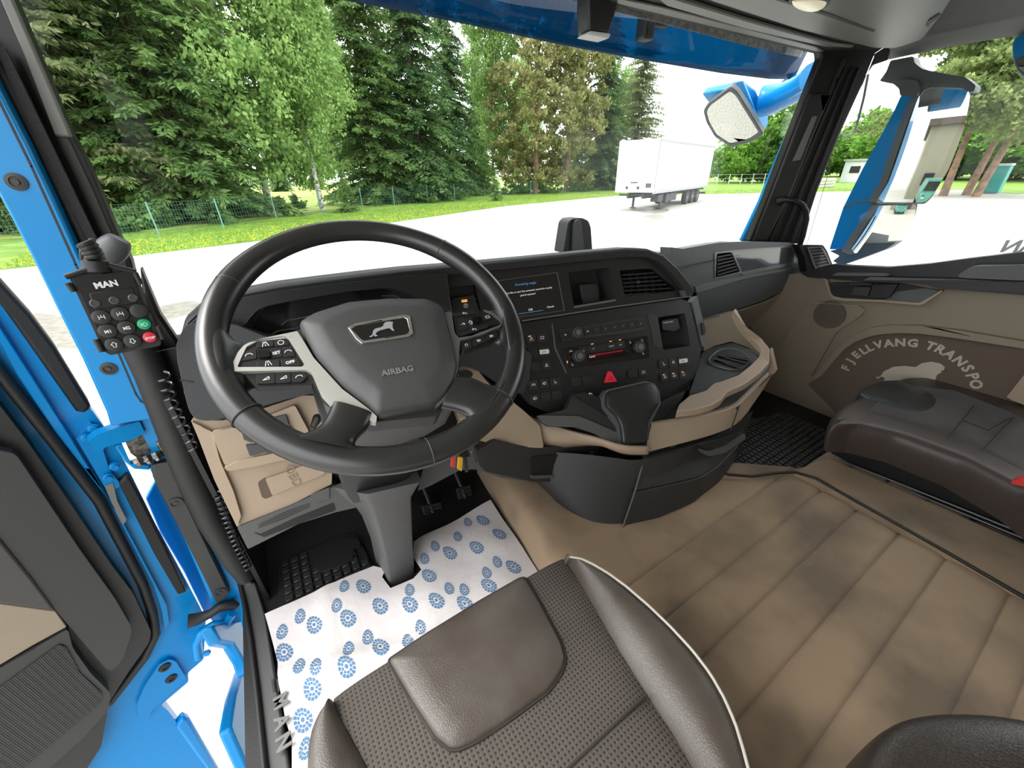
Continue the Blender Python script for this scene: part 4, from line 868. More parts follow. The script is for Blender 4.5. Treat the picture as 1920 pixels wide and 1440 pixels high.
# upper infotainment panel
w = c2
ppk = fillet(w([(905, 484), (1190, 450), (1238, 680), (948, 728)]), 2)
pvt = fillet(w([(1262, 470), (1480, 455), (1655, 600), (1640, 612), (1300, 648)]), 4)
pbk = fillet(w([(82, 590), (262, 570), (300, 740), (330, 900), (120, 900)]), 3)
up_ = pslab('upper_fascia', w([(-10, 510), (120, 470), (500, 430), (1000, 370), (1400, 325), (1480, 340), (1560, 395), (1740, 600), (1765, 630), (1700, 655), (1500, 690), (590, 820), (300, 860), (60, 900), (30, 800)]), PA, .015, M_BLACK, da, holes=[ppk, pvt, pbk], bev=.002)
def pocket(name, px, pl, depth, m, parent, sc=.95, off=0):
    A = [pl.up(off).u(*p) for p in px]; c = sum(A, Vector()) / len(A)
    return loft(name, [A, [c + (p - c) * sc - pl.n * depth for p in A]], m, parent, closed=True, cap=True)
pocket('storage_pocket', ppk, PA, .07, M_DARK, da, .9)
pslab('pocket_shelf', w([(985, 570), (1110, 556), (1130, 685), (1010, 705)]), PA, .03, M_DARK, da, off=-.028, bev=.003)
pslab('pocket_lip', w([(948, 716), (1236, 668), (1238, 681), (948, 730)]), PA, .004, M_SATIN, da, off=.001, bev=.0005)
vt = pocket('air_vent', pvt, PA, .05, M_BLACK, da, .92)
for k in range(6):
    t = .5 + k; x1 = 1480 + 28 * t; y0 = 468 + 27 * t + 8; pslab('vent_slat', w([(1278 + 4 * k, y0 + 10), (min(1635, x1 + 8), y0 - 8 + (0 if k < 5 else 0)), (min(1640, x1 + 14), y0 - 1), (1280 + 4 * k, y0 + 17)]), PA, .014, M_DARK, vt, off=-.004, bev=.0006)
for k in range(5): pslab('vane', w([(1320 + 52 * k, 490), (1326 + 52 * k, 490), (1350 + 50 * k, 630), (1343 + 50 * k, 630)]), PA, .02, M_BLACK, vt, off=-.018, bev=0)
pslab('vent_tab', w([(1385, 545), (1402, 542), (1404, 556), (1388, 560)]), PA, .006, M_GREY, vt, off=.0, bev=.001)
scn = pslab('display_screen', w([(430, 545), (825, 488), (875, 745), (470, 800)]), PA, .006, M_GLOSSB, da, off=.002, r=2, bev=.001)
pslab('screen_frame', w([(410, 540), (833, 482), (884, 748), (462, 808), (440, 700)]), PA, .004, mat('screen_rim', (.10, .10, .10), .4), da, off=.0012, holes=[w([(428, 544), (827, 489), (876, 742), (470, 798)])], bev=.0006)
spt = lambda x, y: PA.up(.0026).u(*w([(x, y)])[0])
sx_ = (spt(800, 590) - spt(500, 630)).normalized(); sy_ = PA.n.cross(sx_)
M_SCR = mat('screen_text', (.5, .5, .5), .5, emit=((.8, .8, .85), .45)); M_SCRB = mat('screen_text_blue', (.1, .3, .6), .5, emit=((.1, .4, .9), .18))
words('screen_text', 'Remaining range', spt(612, 568), sx_, sy_, .0095, M_SCRB, scn, ext=.0001)
words('screen_text', 'Would you like to start the automatic search for nearby', spt(612, 616), sx_, sy_, .0071, M_SCR, scn, ext=.0001)
words('screen_text', 'petrol stations?', spt(628, 641), sx_, sy_, .0075, M_SCR, scn, ext=.0001)
words('screen_text', 'OK', spt(647, 748), sx_, sy_, .0095, M_SCR, scn, ext=.0001)
words('screen_text', 'Cancel', spt(783, 726), sx_, sy_, .008, M_SCR, scn, ext=.0001)
b = MB(); b.add(*ribbon_geo([spt(565, 770), spt(730, 745)], .0014, PA.n, .0003)); b.build('screen_line', M_SCRB, scn)
pbp = pocket('parking_brake_recess', pbk, PA, .03, M_BLACK, da, .96)
sw_ = pslab('parking_brake_switch', w([(98, 665), (255, 640), (290, 745), (310, 880), (120, 880)]), PA, .02, M_DARK, da, off=-.008, r=3, bev=.003)
pslab('status_light', w([(168, 674), (207, 670), (208, 685), (170, 690)]), PA, .002, M_AMBER, sw_, off=-.006, bev=0)
glyph('switch_symbol', 'parkp', PA.up(-.0075).u(*w([(197, 713)])[0]), sx_, sy_, .008, M_WHITE, sw_, .11)
pslab('trim_strip', w([(44, 582), (66, 578), (105, 745), (78, 752)]), PA, .003, M_SATIN, da, off=.002, bev=.0006)
st_ = pslab('chrome_strip', w([(585, 815), (1200, 720), (1745, 645), (1762, 652), (1200, 730), (590, 824)]), PA, .006, M_SATIN, da, off=.006, bev=.0008)
# lower switch fascia
pus = fillet(w([(1528, 795), (1715, 768), (1752, 990), (1565, 1018)]), 3)
lo_ = pslab('lower_fascia', w([(590, 828), (1200, 735), (1690, 665), (1745, 690), (1790, 800), (1830, 1000), (1815, 1110), (1740, 1290), (1690, 1350), (1400, 1400), (900, 1440), (760, 1450), (640, 1400), (560, 1310), (480, 1200), (330, 1180), (100, 1150), (100, 900)]), PB, .02, M_BLACK, da, holes=[pus], bev=.003)
pocket('charging_pocket', pus, PB, .06, M_DARK, da, .92)
ch = pslab('usb_socket', w([(1555, 815), (1665, 800), (1680, 870), (1640, 890), (1560, 880)]), PB, .04, M_BLACK, da, off=-.01, r=3, bev=.002)
bx = (PB.u(*w([(1715, 768)])[0]) - PB.u(*w([(1528, 795)])[0])).normalized(); by = PB.n.cross(bx)
words('socket_lettering', 'CHARGE ONLY', PB.up(-.0095).u(*w([(1598, 832)])[0]), bx, by, .0062, M_WHITE, ch, ext=.0001)
pslab('card_slot', w([(1455, 780), (1490, 770), (1525, 790), (1560, 1010), (1500, 990), (1480, 880)]), PB, .003, M_DARK, da, off=.001, r=2, bev=.001)
pslab('fascia_groove', w([(790, 840), (800, 838), (820, 1000), (900, 1178), (888, 1180), (810, 1010)]), PB, .002, M_GREY, da, off=.001, bev=0)
# radio
ra = pslab('radio', w([(845, 880), (1435, 790), (1452, 875), (1300, 905), (1000, 940), (865, 962)]), PB, .008, M_DARK, da, off=.004, r=3, bev=.001)
KEYM = mat('key_black', (.020, .020, .021), .38)
def quad_btn(px, pl, off, par, name='button', g=None, txt=None, led=None, m=None, s=.0062, ux=None, uy=None, fs=.008):
    ux = ux or bx; uy = uy or by
    o = pslab(name, px, pl, .006, m or KEYM, par, off=off, r=1.5, bev=.0008)
    cx = sum(p[0] for p in px) / len(px); cy = sum(p[1] for p in px) / len(px); c = pl.up(off + .0002).u(cx, cy)
    if g: glyph(name + '_symbol', g, c, ux, uy, s, M_WHITE, o, .11)
    if txt: words(name + '_symbol', txt, c - uy * fs * .35, ux, uy, fs, M_WHITE, o, ext=.0001)
    if led:
        d = c + uy * .0085 - ux * .004; b = MB(); b.add(*ribbon_geo([d - ux * .003, d + ux * .003], .002, pl.n, .0004)); b.build('status_light', M_AMBER, o)
    return o
quad_btn(w([(855, 888), (912, 880), (920, 940), (865, 950)]), PB, .006, ra, g='next', s=.004)
quad_btn(w([(1015, 868), (1062, 862), (1068, 912), (1022, 922)]), PB, .006, ra, g='next', s=.004)
for k in range(6):
    x = 1072 + 61 * k; y = 856 - 8.8 * k; quad_btn(w([(x, y), (x + 56, y - 8), (x + 64, y + 46), (x + 8, y + 56)]), PB, .006, ra, txt=str(k + 1), fs=.006)
def knob(name, x, y, r, h, par, pl=None, m=M_DARK):
    c = (pl or PB).up(.006).u(*w([(x, y)])[0]); o = lathe(name, c, (pl or PB).n, [(r * 1.15, 0), (r * 1.15, .002), (r, .003), (r, h), (r * .9, h + .0015), (r * .6, h + .0015), (r * .55, h)], m, par, 28)
    lathe('knob_ring', c, (pl or PB).n, [(r * 1.02, h * .75), (r * 1.03, h * .95), (r * .97, h + .001)], M_SATIN, o, 28); return o
knob('knob', 965, 900, .0150, .012, ra)
# climate unit
cu_ = pslab('climate_control', w([(870, 1012), (1455, 920), (1470, 1070), (905, 1145)]), PB, .008, M_GLOSSB, da, off=.004, r=3, bev=.001)
for k, (t, led) in enumerate([(None, 0), (None, 1), (None, 0), ('AUTO', 1), ('A/C', 1)]):
    x = 980 + 64 * k; y = 1000 - 9.5 * k; o = quad_btn(w([(x, y), (x + 60, y - 9), (x + 68, y + 42), (x + 8, y + 52)]), PB, .006, cu_, g=None if t else ['seat', 'arrow', 'box'][k] if k != 2 else None, txt=t, fs=.006, s=.0045)
    if led:
        c = PB.up(.0062).u(*w([(x + 28, y - 12)])[0]); b = MB(); b.add(*ribbon_geo([c - bx * .0035, c + bx * .0035], .0018, PB.n, .0004)); b.build('status_light', M_AMBER, o)
pslab('climate_display', w([(1030, 1060), (1300, 1015), (1330, 1045), (1320, 1060), (1040, 1100)]), PB, .002, mat('display_dark', (.01, .003, .004), .15), cu_, off=.0055, bev=.0005)
b = MB(); b.add(*ribbon_geo([PB.up(.0062).u(*p) for p in w([(1060, 1060), (1280, 1024)])], .0045, PB.n, .0004)); b.build('red_glow_bar', mat('red_bar', (.25, .0, .02), .3, emit=((.6, .0, .03), .10)), cu_)
words('clock_digits', '1240', PB.up(.0064).u(*w([(1072, 1072)])[0]), bx, by, .0105, M_SCR, cu_, ext=.0002)
knob('knob', 972, 1062, .0165, .016, cu_); knob('knob', 1387, 1000, .0165, .016, cu_)
for x, y, g in [(925, 1028, 'car'), (1335, 965, 'seat'), (1418, 950, 'seat'), (1425, 1042, 'seat'), (935, 1120, 'seat'), (1300, 1026, 'box')]:
    glyph('dial_symbol', g, PB.up(.0045).u(*w([(x, y)])[0]), bx, by, .0048, M_WHITE, cu_, .11)
b = MB(); c = PB.up(.0062).u(*w([(900, 1103)])[0]); b.add(*ribbon_geo([c - by * .003, c + by * .003], .0018, PB.n, .0004)); b.build('status_light', M_AMBER, cu_)
# hazard switch
hz = pslab('hazard_switch', w([(1160, 1248), (1185, 1168), (1205, 1168), (1245, 1238)]), PB, .012, tag(bpy.data.materials.new('x'), None) and None or mat('hazard_red', (.62, .02, .05), .35, emit=((.8, .02, .05), .12)), da, off=.007, r=2, bev=.003)
hz['label'] = 'red triangular hazard switch'
b = MB(); b.add(*ribbon_geo([PB.up(.0074).u(*p) for p in w([(1182, 1228), (1199, 1196), (1219, 1222), (1182, 1228)])], .0012, PB.n, .0004)); b.build('hazard_symbol', mat('hazard_dark', (.25, .01, .02), .4), hz)
# switch banks: corners in the crop, columns, rows, symbols
def bank(tl, trc, br, bl, cols, rows_, syms, pl=PB):
    for j in range(rows_):
        for i in range(cols):
            sy = syms[j * cols + i]
            if sy == 'skip': continue
            def P(u, v):
                a = Vector(tl).lerp(Vector(trc), u); c = Vector(bl).lerp(Vector(br), u); return tuple(a.lerp(c, v))
            u0 = (i + .05) / cols; u1 = (i + .95) / cols; v0 = (j + .06) / rows_; v1 = (j + .94) / rows_
            led = isinstance(sy, str) and sy.endswith('*'); sy = sy.rstrip('*') if isinstance(sy, str) else sy
            white = sy in ('220V', 'PARK')
            o = quad_btn(w([P(u0, v0), P(u1, v0), P(u1, v1), P(u0, v1)]), pl, .005, da, 'switch', g=None if (not sy or white or len(sy) == 3 and sy == 'txt') else sy, led=led)
            if white:
                m1 = .12 if sy == '220V' else .02
                pl_ = pslab('switch_plate', w([P(u0 + .02, v0 + (v1 - v0) * .28), P(u1 - .0, v0 + (v1 - v0) * .28), P(u1 + .02, v0 + (v1 - v0) * .5), P(u1, v0 + (v1 - v0) * .72), P(u0 + .02, v0 + (v1 - v0) * .72)]), pl, .001, M_WHITE, o, off=.0058, bev=.0003)
                words('switch_symbol', sy, pl.up(.0062).u(*w([P((u0 + u1) / 2, .58 / rows_ + j / rows_)])[0]), bx, by, .0064, M_BLACK, o, ext=.0001)
bank((530, 922), (760, 895), (768, 965), (545, 992), 3, 1, [None, 'road*', 'box'])
bank((545, 1015), (770, 988), (780, 1068), (560, 1090), 3, 1, [None, None, '220V'])
bank((560, 1115), (790, 1085), (798, 1155), (575, 1185), 3, 1, ['tri', None, 'tri'])
bank((622, 1228), (850, 1198), (858, 1270), (635, 1305), 3, 1, ['axle', 'lamp', 'seat'])
bank((632, 1325), (862, 1295), (868, 1362), (645, 1395), 3, 1, ['lamp', None, None])
bank((922, 1210), (1072, 1192), (1080, 1255), (932, 1278), 2, 1, [None, None])
bank((1318, 1158), (1460, 1140), (1466, 1198), (1325, 1218), 2, 1, [None, 'box'])
bank((1530, 1085), (1730, 1055), (1738, 1125), (1540, 1155), 3, 1, ['seat', 'parkp', 'PARK'])
bank((1540, 1180), (1735, 1152), (1742, 1215), (1550, 1245), 3, 1, ['lamp*', 'car*', 'circ*'])
# right edge trim of the switch panel
pslab('fascia_edge', w([(1765, 690), (1800, 640), (1812, 700), (1850, 850), (1860, 980), (1840, 1000), (1825, 950), (1790, 800)]), PB, .03, M_SLATE, da, off=.004, r=2, bev=.003)
pslab('edge_wheel', w([(1830, 830), (1845, 828), (1858, 880), (1856, 910), (1842, 918)]), PB, .02, M_RUBBER, da, off=.01, r=2, bev=.003)
pslab('hood_end', w([(1690, 610), (1720, 605), (1765, 600), (1768, 640), (1705, 655)]), PA, .03, M_SLATE, da, off=.012, r=2, bev=.003)
# driver side: grained pod, tan panel, lower ledge
LP = Pl((0, .88, -.45), (0, -1, .22))
pslab('grained_pod', smooth([(328, 655), (338, 625), (352, 606), (420, 600), (520, 640), (700, 640), (860, 640), (1000, 640), (990, 740), (956, 735), (925, 713), (892, 692), (862, 684), (830, 710), (620, 735), (560, 742), (460, 772), (415, 786), (385, 790), (365, 785), (354, 770), (345, 735)], 1), LP, .10, M_GRAIN, da, off=.035, bev=.018, seg=4)
pslab('pod_split', [(337, 712), (362, 715), (362, 718), (337, 714)], LP, .02, M_RUBBER, da, off=.0365, bev=0)
pslab('tan_knee_panel', fillet(c6([(78, 190), (250, 190), (480, 120), (660, 60), (900, 60), (930, 400), (815, 430), (812, 522), (610, 625), (318, 745), (200, 500), (120, 290)]), 2), LP, .04, M_TAN, da, bev=.006)
pslab('tan_side_rib', c6([(80, 195), (190, 250), (230, 400), (300, 560), (340, 690), (318, 745), (200, 500), (120, 290)]), LP, .012, M_TAN, da, off=.010, r=3, bev=.006)
pslab('tan_shelf_edge', c6([(250, 438), (330, 400), (520, 360), (620, 350), (640, 385), (520, 405), (420, 430), (270, 455)]), LP, .02, M_TAN, da, off=.024, r=3, bev=.007)
pslab('raised_panel', c6([(185, 250), (300, 225), (470, 170), (620, 110), (690, 240), (700, 330), (520, 365), (330, 400), (255, 425), (215, 330)]), LP, .012, M_TAN, da, off=.016, r=5, bev=.005)
rl = pslab('diagnostic_flap', c6([(466, 496), (600, 450), (700, 412), (765, 400), (776, 460), (765, 475), (640, 525), (502, 582)]), LP, .012, M_TAN, da, off=.008, r=4, bev=.002)
pslab('flap_recess', c6([(425, 515), (470, 485), (505, 585), (465, 600), (448, 590)]), LP, .02, mat('recess_brown', (.10, .07, .045), .6), da, off=.0015, r=5, bev=.002)
ou = lambda x, y: LP.up(.0085).u(*c6([(x, y)])[0])
u_ = (ou(612, 520) - ou(580, 460)).normalized(); words('flap_lettering', 'OBD', ou(590, 490) , u_, LP.n.cross(u_), .026, mat('embossed_tan', (.24, .185, .13), .55), rl, ext=.0007)
for L in (c12([(735, 742), (862, 712), (888, 795), (760, 820)]), c12([(880, 800), (900, 800), (910, 840), (880, 830)]), c12([(535, 850), (600, 880), (610, 920), (550, 900)]), c12([(562, 940), (690, 935), (712, 990), (595, 1022)]), c12([(700, 960), (770, 985), (720, 1000)])):
    pslab('switch', L, LP, .01, mat('switch_grey', (.055, .057, .062), .45), da, off=.024, r=1.5, bev=.002)
lg = pslab('grey_ledge', c6([(318, 748), (600, 635), (800, 545), (835, 535), (930, 600), (960, 640), (830, 670), (640, 730), (500, 800), (375, 862), (345, 800)]), LP, .08, M_GREY, da, off=.006, r=4, bev=.006)
pslab('ledge_slot', c6([(405, 775), (440, 785), (620, 700), (822, 620), (832, 660), (640, 730), (460, 800)]), LP, .004, M_RUBBER, da, off=.0075, r=3, bev=.001)
for k in range(3): pslab('ledge_groove', c6([(430, 752 - 8 * k), (560, 700 - 14 * k), (700, 640 - 9 * k), (560, 706 - 14 * k)]), LP, .002, M_DARK, da, off=.0075, bev=0)
pslab('ledge_hatch', c6([(700, 580), (800, 540), (800, 600), (740, 622), (715, 612)]), LP, .003, M_GREY, da, off=.009, r=3, bev=.001)

# ------------------------------------------------------------------ centre console below the switches
cn = thing('center_console', 'curved centre console with tan trays and black drawers on the carpeted tunnel', 'console', Vector((.95, .7, -.93)))
def zl(px, z): return [PZ(z).u(*p) for p in px]
def band(name, top, zt, bot, zb, m, off=0, thick=.012, n=40, **k):
    A = resamp(zl(top, zt), n); B = resamp(zl(bot, zb), n)
    return loft(name, [A, B], m, cn, solid=thick, ang=50, **k)
# body behind the drawers
A = resamp(smooth(zl([(930, 838), (1000, 846), (1080, 850), (1150, 858), (1195, 865), (1290, 842), (1360, 812), (1412, 770)], -.755), 1, False), 40); B = resamp(smooth(zl([(1034, 925), (1040, 940), (1075, 966), (1118, 984), (1170, 989), (1235, 974), (1300, 945), (1352, 903), (1388, 850)], -.935), 2, False), 40)
M_ = [[a.lerp(c, t) for a, c in zip(A, B)] for t in (0, .5, 1)]
loft('console_body', M_, M_DARK, cn, ang=60)
b = MB(); b.box((.965, .86, -.845), (.39, .30, .27)); b.build('console_core', M_BLACK, cn)
# drawers: seam from (1190,865) down to (1165,985)
def drawer(name, top, bot, zt, zb, push):
    A = resamp(zl(top, zt), 24); B = resamp(zl(bot, zb), 24)
    d = []
    for a, c in zip(A, B): d.append((a, c))
    out = Vector((-.1, -1, 0)).normalized()
    rows = [[a + out * -.01 for a, c in d], [a + out * push for a, c in d], [a.lerp(c, .5) + out * push for a, c in d], [c + out * push for a, c in d], [c - out * .01 for a, c in d]]
    return loft(name, rows, M_DARK, cn, bev=.003, ang=40)
d1 = drawer('drawer', [(1207, 856), (1300, 833), (1340, 818), (1380, 790), (1405, 765)], [(1188, 920), (1260, 905), (1310, 893), (1345, 872), (1385, 830)], -.765, -.835, .004)
pslab('handle_recess', c3([(1010, 895), (1120, 870), (1290, 815), (1300, 830), (1090, 955), (1060, 950)]), Pl(PZ(-.79).u(1330, 850), (-.05, -.95, .3)), .01, M_RUBBER, d1, off=.018, r=4, bev=.002)
pslab('handle', c3([(1030, 925), (1085, 940), (1190, 905), (1275, 845), (1300, 825), (1302, 860), (1180, 945), (1080, 968), (1050, 955)]), Pl(PZ(-.79).u(1330, 850), (-.05, -.95, .3)), .014, M_GREY, d1, off=.026, r=4, bev=.004)
d2 = drawer('drawer', [(1188, 922), (1260, 907), (1310, 895), (1345, 874), (1382, 835)], [(1168, 984), (1232, 970), (1298, 942), (1348, 900), (1376, 862)], -.838, -.925, .004)
pslab('handle_recess', c3([(910, 1100), (1000, 1100), (1160, 1020), (1190, 1020), (1150, 1090), (990, 1160)]), Pl(PZ(-.87).u(1330, 880), (-.05, -.95, .3)), .01, M_RUBBER, d2, off=.018, r=4, bev=.002)
pslab('handle', c3([(965, 1145), (1010, 1130), (1160, 1045), (1195, 1020), (1200, 1045), (1130, 1110), (1010, 1170), (980, 1170)]), Pl(PZ(-.87).u(1330, 880), (-.05, -.95, .3)), .014, M_DARK, d2, off=.026, r=4, bev=.004)
b = MB(); b.tube(zl([(1205, 860), (1188, 920), (1165, 985)], -.80) and [PZ(z).u(*p) + Vector((-.002, -.006, 0)) for p, z in (((1206, 858), -.76), ((1188, 921), -.838), ((1166, 986), -.93))], .003, 6); b.build('corner_seam', M_GREY, cn)
# grey bin left of the drawers with its dark opening
GPl = Pl(PZ(-.78).u(1050, 870), (-.35, -.93, .25))
pslab('side_bin', c3([(-230, 870), (-100, 900), (0, 915), (200, 905), (440, 893), (500, 912), (560, 945), (560, 1010), (380, 1010), (100, 1125), (0, 1125), (-160, 1090), (-300, 1060), (-340, 930)]), Pl(PZ(-.78).u(1000, 880), (-.05, -1, .2)), .03, M_DARK, cn, r=4, bev=.008)
pslab('bin_opening', c3([(-20, 985), (0, 968), (385, 942), (355, 985), (240, 1070), (200, 1085), (-15, 1085)]), Pl(PZ(-.78).u(1000, 880), (-.05, -1, .2)), .01, M_RUBBER, cn, off=.004, r=4, bev=.001)
pslab('bin_rim', c3([(360, 945), (385, 942), (300, 1055), (200, 1100), (-10, 1105), (-10, 1088), (200, 1080), (280, 1040)]), Pl(PZ(-.78).u(1000, 880), (-.05, -1, .2)), .01, M_GREY, cn, off=.01, r=3, bev=.004)
gp = pslab('grey_side_panel', c6([(1260, 560), (1290, 440), (1440, 380), (1560, 300), (1700, 310), (1920, 345), (2000, 350), (2000, 520), (1880, 510), (1700, 490), (1560, 445), (1480, 450), (1330, 530)]), Pl(PY(.80).u(920, 860), (-.1, -1, .25)), .04, M_GREY, cn, r=5, bev=.006)
pslab('panel_hatch', c6([(1695, 315), (1770, 325), (1765, 380), (1710, 370)]), Pl(PY(.80).u(920, 860), (-.1, -1, .25)), .003, M_GREY, cn, off=.003, r=4, bev=.001)
# tan knee band left of the holder
TB = Pl(PZ(-.70).u(1060, 830), (-.45, -.85, .45))
A = resamp(smooth([PZ(z).u(*p) for p, z in (((905, 775), -.60), ((945, 745), -.60), ((990, 782), -.64), ((1060, 805), -.67), ((1120, 822), -.68), ((1165, 838), -.69), ((1215, 838), -.70))], 2, False), 40)
B = resamp(smooth([PZ(z).u(*p) for p, z in (((880, 822), -.70), ((940, 835), -.73), ((1000, 840), -.745), ((1060, 838), -.75), ((1125, 832), -.75), ((1150, 843), -.75), ((1172, 851), -.75), ((1210, 851), -.75))], 2, False), 40)
loft('tan_band_left', [A, [a.lerp(c, .5) + Vector((-.004, -.01, 0)) for a, c in zip(A, B)], B], M_TAN, cn, solid=.01, ang=60)
pslab('tan_column_side', c1([(1440, 850), (1500, 848), (1560, 870), (1620, 950), (1800, 1090), (1900, 1180), (1920, 1300), (1700, 1290), (1620, 1270), (1500, 1240), (1450, 1100)]), Pl(PY(.83).u(900, 740), (-.15, -1, .35)), .03, M_TAN, cn, r=6, bev=.006)
pslab('wiper_knob', c12([(2170, 385), (2240, 375), (2270, 400), (2260, 430), (2180, 440)]), Pl(PY(.80).u(880, 700), (-.15, -1, .35)), .02, M_BLACK, cn, r=4, bev=.003)
# front tan drawer band (right of the corner)
def thick_band(name, top, zt, bot, zb, m, n=40, t=.012, dz=0, cnn=None):
    A = resamp(smooth(zl(top, zt), 1, False), n); B = resamp(smooth(zl(bot, zb), 1, False), n); back = Vector((-.15, 1, 0)).normalized() * t
    return loft(name, [[a + back for a in A], A, [a.lerp(c, .5) for a, c in zip(A, B)], B, [c + back for c in B]], m, cnn or cn, bev=.003, ang=35)
thick_band('tan_drawer', [(1222, 795), (1300, 783), (1350, 772), (1384, 760), (1404, 740), (1440, 705), (1450, 697)], -.665, [(1208, 850), (1300, 827), (1350, 812), (1385, 795), (1408, 765), (1432, 730), (1448, 702)], -.735, M_TAN)
b = MB(); b.tube([PZ(-.665).u(1384, 761) + Vector((0, -.003, 0)), PZ(-.735).u(1368, 806) + Vector((0, -.003, 0))], .002, 5); b.build('drawer_gap', M_RUBBER, cn)
slab('drawer_tray', zl([(1225, 800), (1300, 786), (1384, 763), (1448, 698), (1440, 680), (1400, 690), (1340, 730), (1240, 770)], -.672), (0, 0, -.01), M_DARK, cn)
# cup holder tray: floor, cups and raised tan rim
tz = -.615
pz = PZ(tz)
slab('cup_tray', [pz.u(*p) for p in c3([(960, 570), (1035, 330), (1110, 290), (1210, 265), (1330, 310), (1380, 360), (1330, 420), (1250, 470), (1110, 520), (1080, 560), (1000, 575)])], (0, 0, -.015), mat('ribbed_tray_mat', (.035, .040, .044), .55, bump=('dots', 420, .8, .002)), cn, bev=.002)
co_ = [pz.up(.002).u(*p) for p in smooth(c3([(1062, 375), (1140, 310), (1240, 305), (1330, 355), (1335, 400), (1270, 445), (1190, 440), (1080, 405)]), 2)]
cc = sum(co_, Vector()) / len(co_)
loft('cup_rim', [[cc + (p - cc) * 1.0 for p in co_], [cc + (p - cc) * .97 + Vector((0, 0, .006)) for p in co_], [cc + (p - cc) * .9 + Vector((0, 0, .004)) for p in co_], [cc + (p - cc) * .86 + Vector((0, 0, -.004)) for p in co_], [cc + (p - cc) * .80 + Vector((0, 0, -.01)) for p in co_]], M_SLATE, cn, closed=True)
loft('cup_well', [[cc + (p - cc) * .9 + Vector((0, 0, .0045)) for p in co_], [cc + (p - cc) * .5 + Vector((0, 0, .0046)) for p in co_]], M_RUBBER, cn, closed=True, cap=True)
for L in ([(1130, 350), (1300, 395)], [(1110, 375), (1270, 425)], [(1150, 345), (1320, 375)]): tube('cup_divider', [pz.up(.010).u(*p) for p in c3(L)], .004, M_GLOSSB, cn)
# tan rim around the tray
def rimstrip(name, pts, w_in, zt, hgt, m):
    """pts: outer px edge and inner px edge pairs on height zt"""
    O = [PZ(z).u(*a) for a, c, z in pts]; I = [PZ(z).u(*c) for a, c, z in pts]
    rows = [[p + Vector((0, 0, -hgt)) for p in O], O, I, [p + Vector((0, 0, -hgt)) for p in I]]
    return loft(name, rows, m, cn, bev=.004, ang=35)
C = lambda x, y: c3([(x, y)])[0]
rimstrip('tan_tray_rim', [(C(880, 690), C(900, 640), -.60), (C(1000, 675), C(960, 590), -.60), (C(1095, 650), C(1060, 560), -.60), (C(1150, 620), C(1110, 515), -.60), (C(1190, 570), C(1150, 505), -.60), (C(1300, 520), C(1260, 465), -.595), (C(1390, 455), C(1330, 410), -.59), (C(1450, 390), C(1385, 355), -.585), (C(1455, 310), C(1400, 300), -.56), (C(1400, 240), C(1330, 230), -.54), (C(1310, 170), C(1270, 165), -.50), (C(1245, 60), C(1225, 75), -.45)], .02, 0, .022, M_TAN)
pslab('tan_inner_wall', c3([(1045, 130), (1235, 75), (1275, 180), (1360, 250), (1400, 300), (1380, 355), (1320, 300), (1215, 262), (1110, 290), (1045, 325), (1050, 240)]), Pl(PZ(-.61).u(*C(1110, 290)), (-.15, -.95, .25)), .02, M_TAND, cn, r=3, bev=.003)
slab('tan_outer_ear', [PX(1.42).u(*p) for p in c3([(1455, 300), (1487, 440), (1470, 465), (1440, 470), (1445, 400)])], (.015, 0, 0), M_TAN, cn, bev=.003)
# gear/holder pad on its bracket
hd = thing('holder_bracket', 'dark grey bracket arm carrying a shield-shaped black pad in front of the console', 'bracket', PZ(-.72).u(1150, 830))
HPl = Pl(PB.up(.06).u(1130, 790), (-.22, -.80, .55))
pslab('arm', c3([(30, 718), (200, 680), (245, 585), (290, 580), (400, 680), (530, 800), (540, 905), (480, 895), (380, 830), (260, 790), (100, 785), (60, 760)]), HPl, .03, M_DARK, hd, r=3, bev=.008)
pslab('arm_ridge', c3([(30, 716), (280, 720), (330, 740), (525, 825), (532, 905), (480, 893), (380, 828), (260, 788), (100, 783), (60, 760)]), HPl, .012, M_GREY, hd, off=.008, r=3, bev=.006)
pslab('top_shelf', c3([(245, 590), (310, 575), (390, 600), (430, 640), (520, 760), (420, 700), (340, 650)]), HPl, .012, M_BLACK, hd, off=.006, r=3, bev=.004)
glyph('shelf_symbol', 'back', HPl.up(.0065).u(*C(350, 585)), HPl.n.cross(Vector((0, 0, 1))).normalized() * -1, HPl.n.cross(HPl.n.cross(Vector((0, 0, 1)))) * -1, .006, M_WHITE, hd, .12)
pslab('right_wing', c3([(760, 640), (925, 568), (930, 575), (910, 620), (850, 680), (790, 740), (770, 780), (700, 790)]), HPl, .02, M_BLACK, hd, off=.004, r=3, bev=.004)
P = [HPl.up(.02).u(*p) for p in fillet(c3([(440, 590), (465, 565), (690, 515), (735, 525), (758, 560), (768, 640), (700, 760), (692, 880), (660, 890), (545, 905), (530, 780), (505, 725), (440, 660)]), 5)]
dome('pad', P, HPl.n, [(1.0, -.03), (1.0, .0), (.97, .007), (.90, .010), (.5, .011)], mat('pad_black', (.016, .017, .017), .38, bump=('noise', 900, .2, .0005)), hd, ang=40)
P = [HPl.up(.018).u(*p) for p in fillet(c3([(425, 600), (450, 560), (690, 505), (745, 520), (775, 570), (782, 645), (718, 770), (708, 865), (690, 880), (700, 760), (745, 645), (738, 570), (712, 545), (690, 545), (480, 590), (468, 610), (465, 650), (530, 720), (552, 780), (560, 905), (535, 905), (522, 790), (430, 670)]), 2)]
slab('pad_surround', P, HPl.n * -.03, M_SLATE, hd, bev=.003)

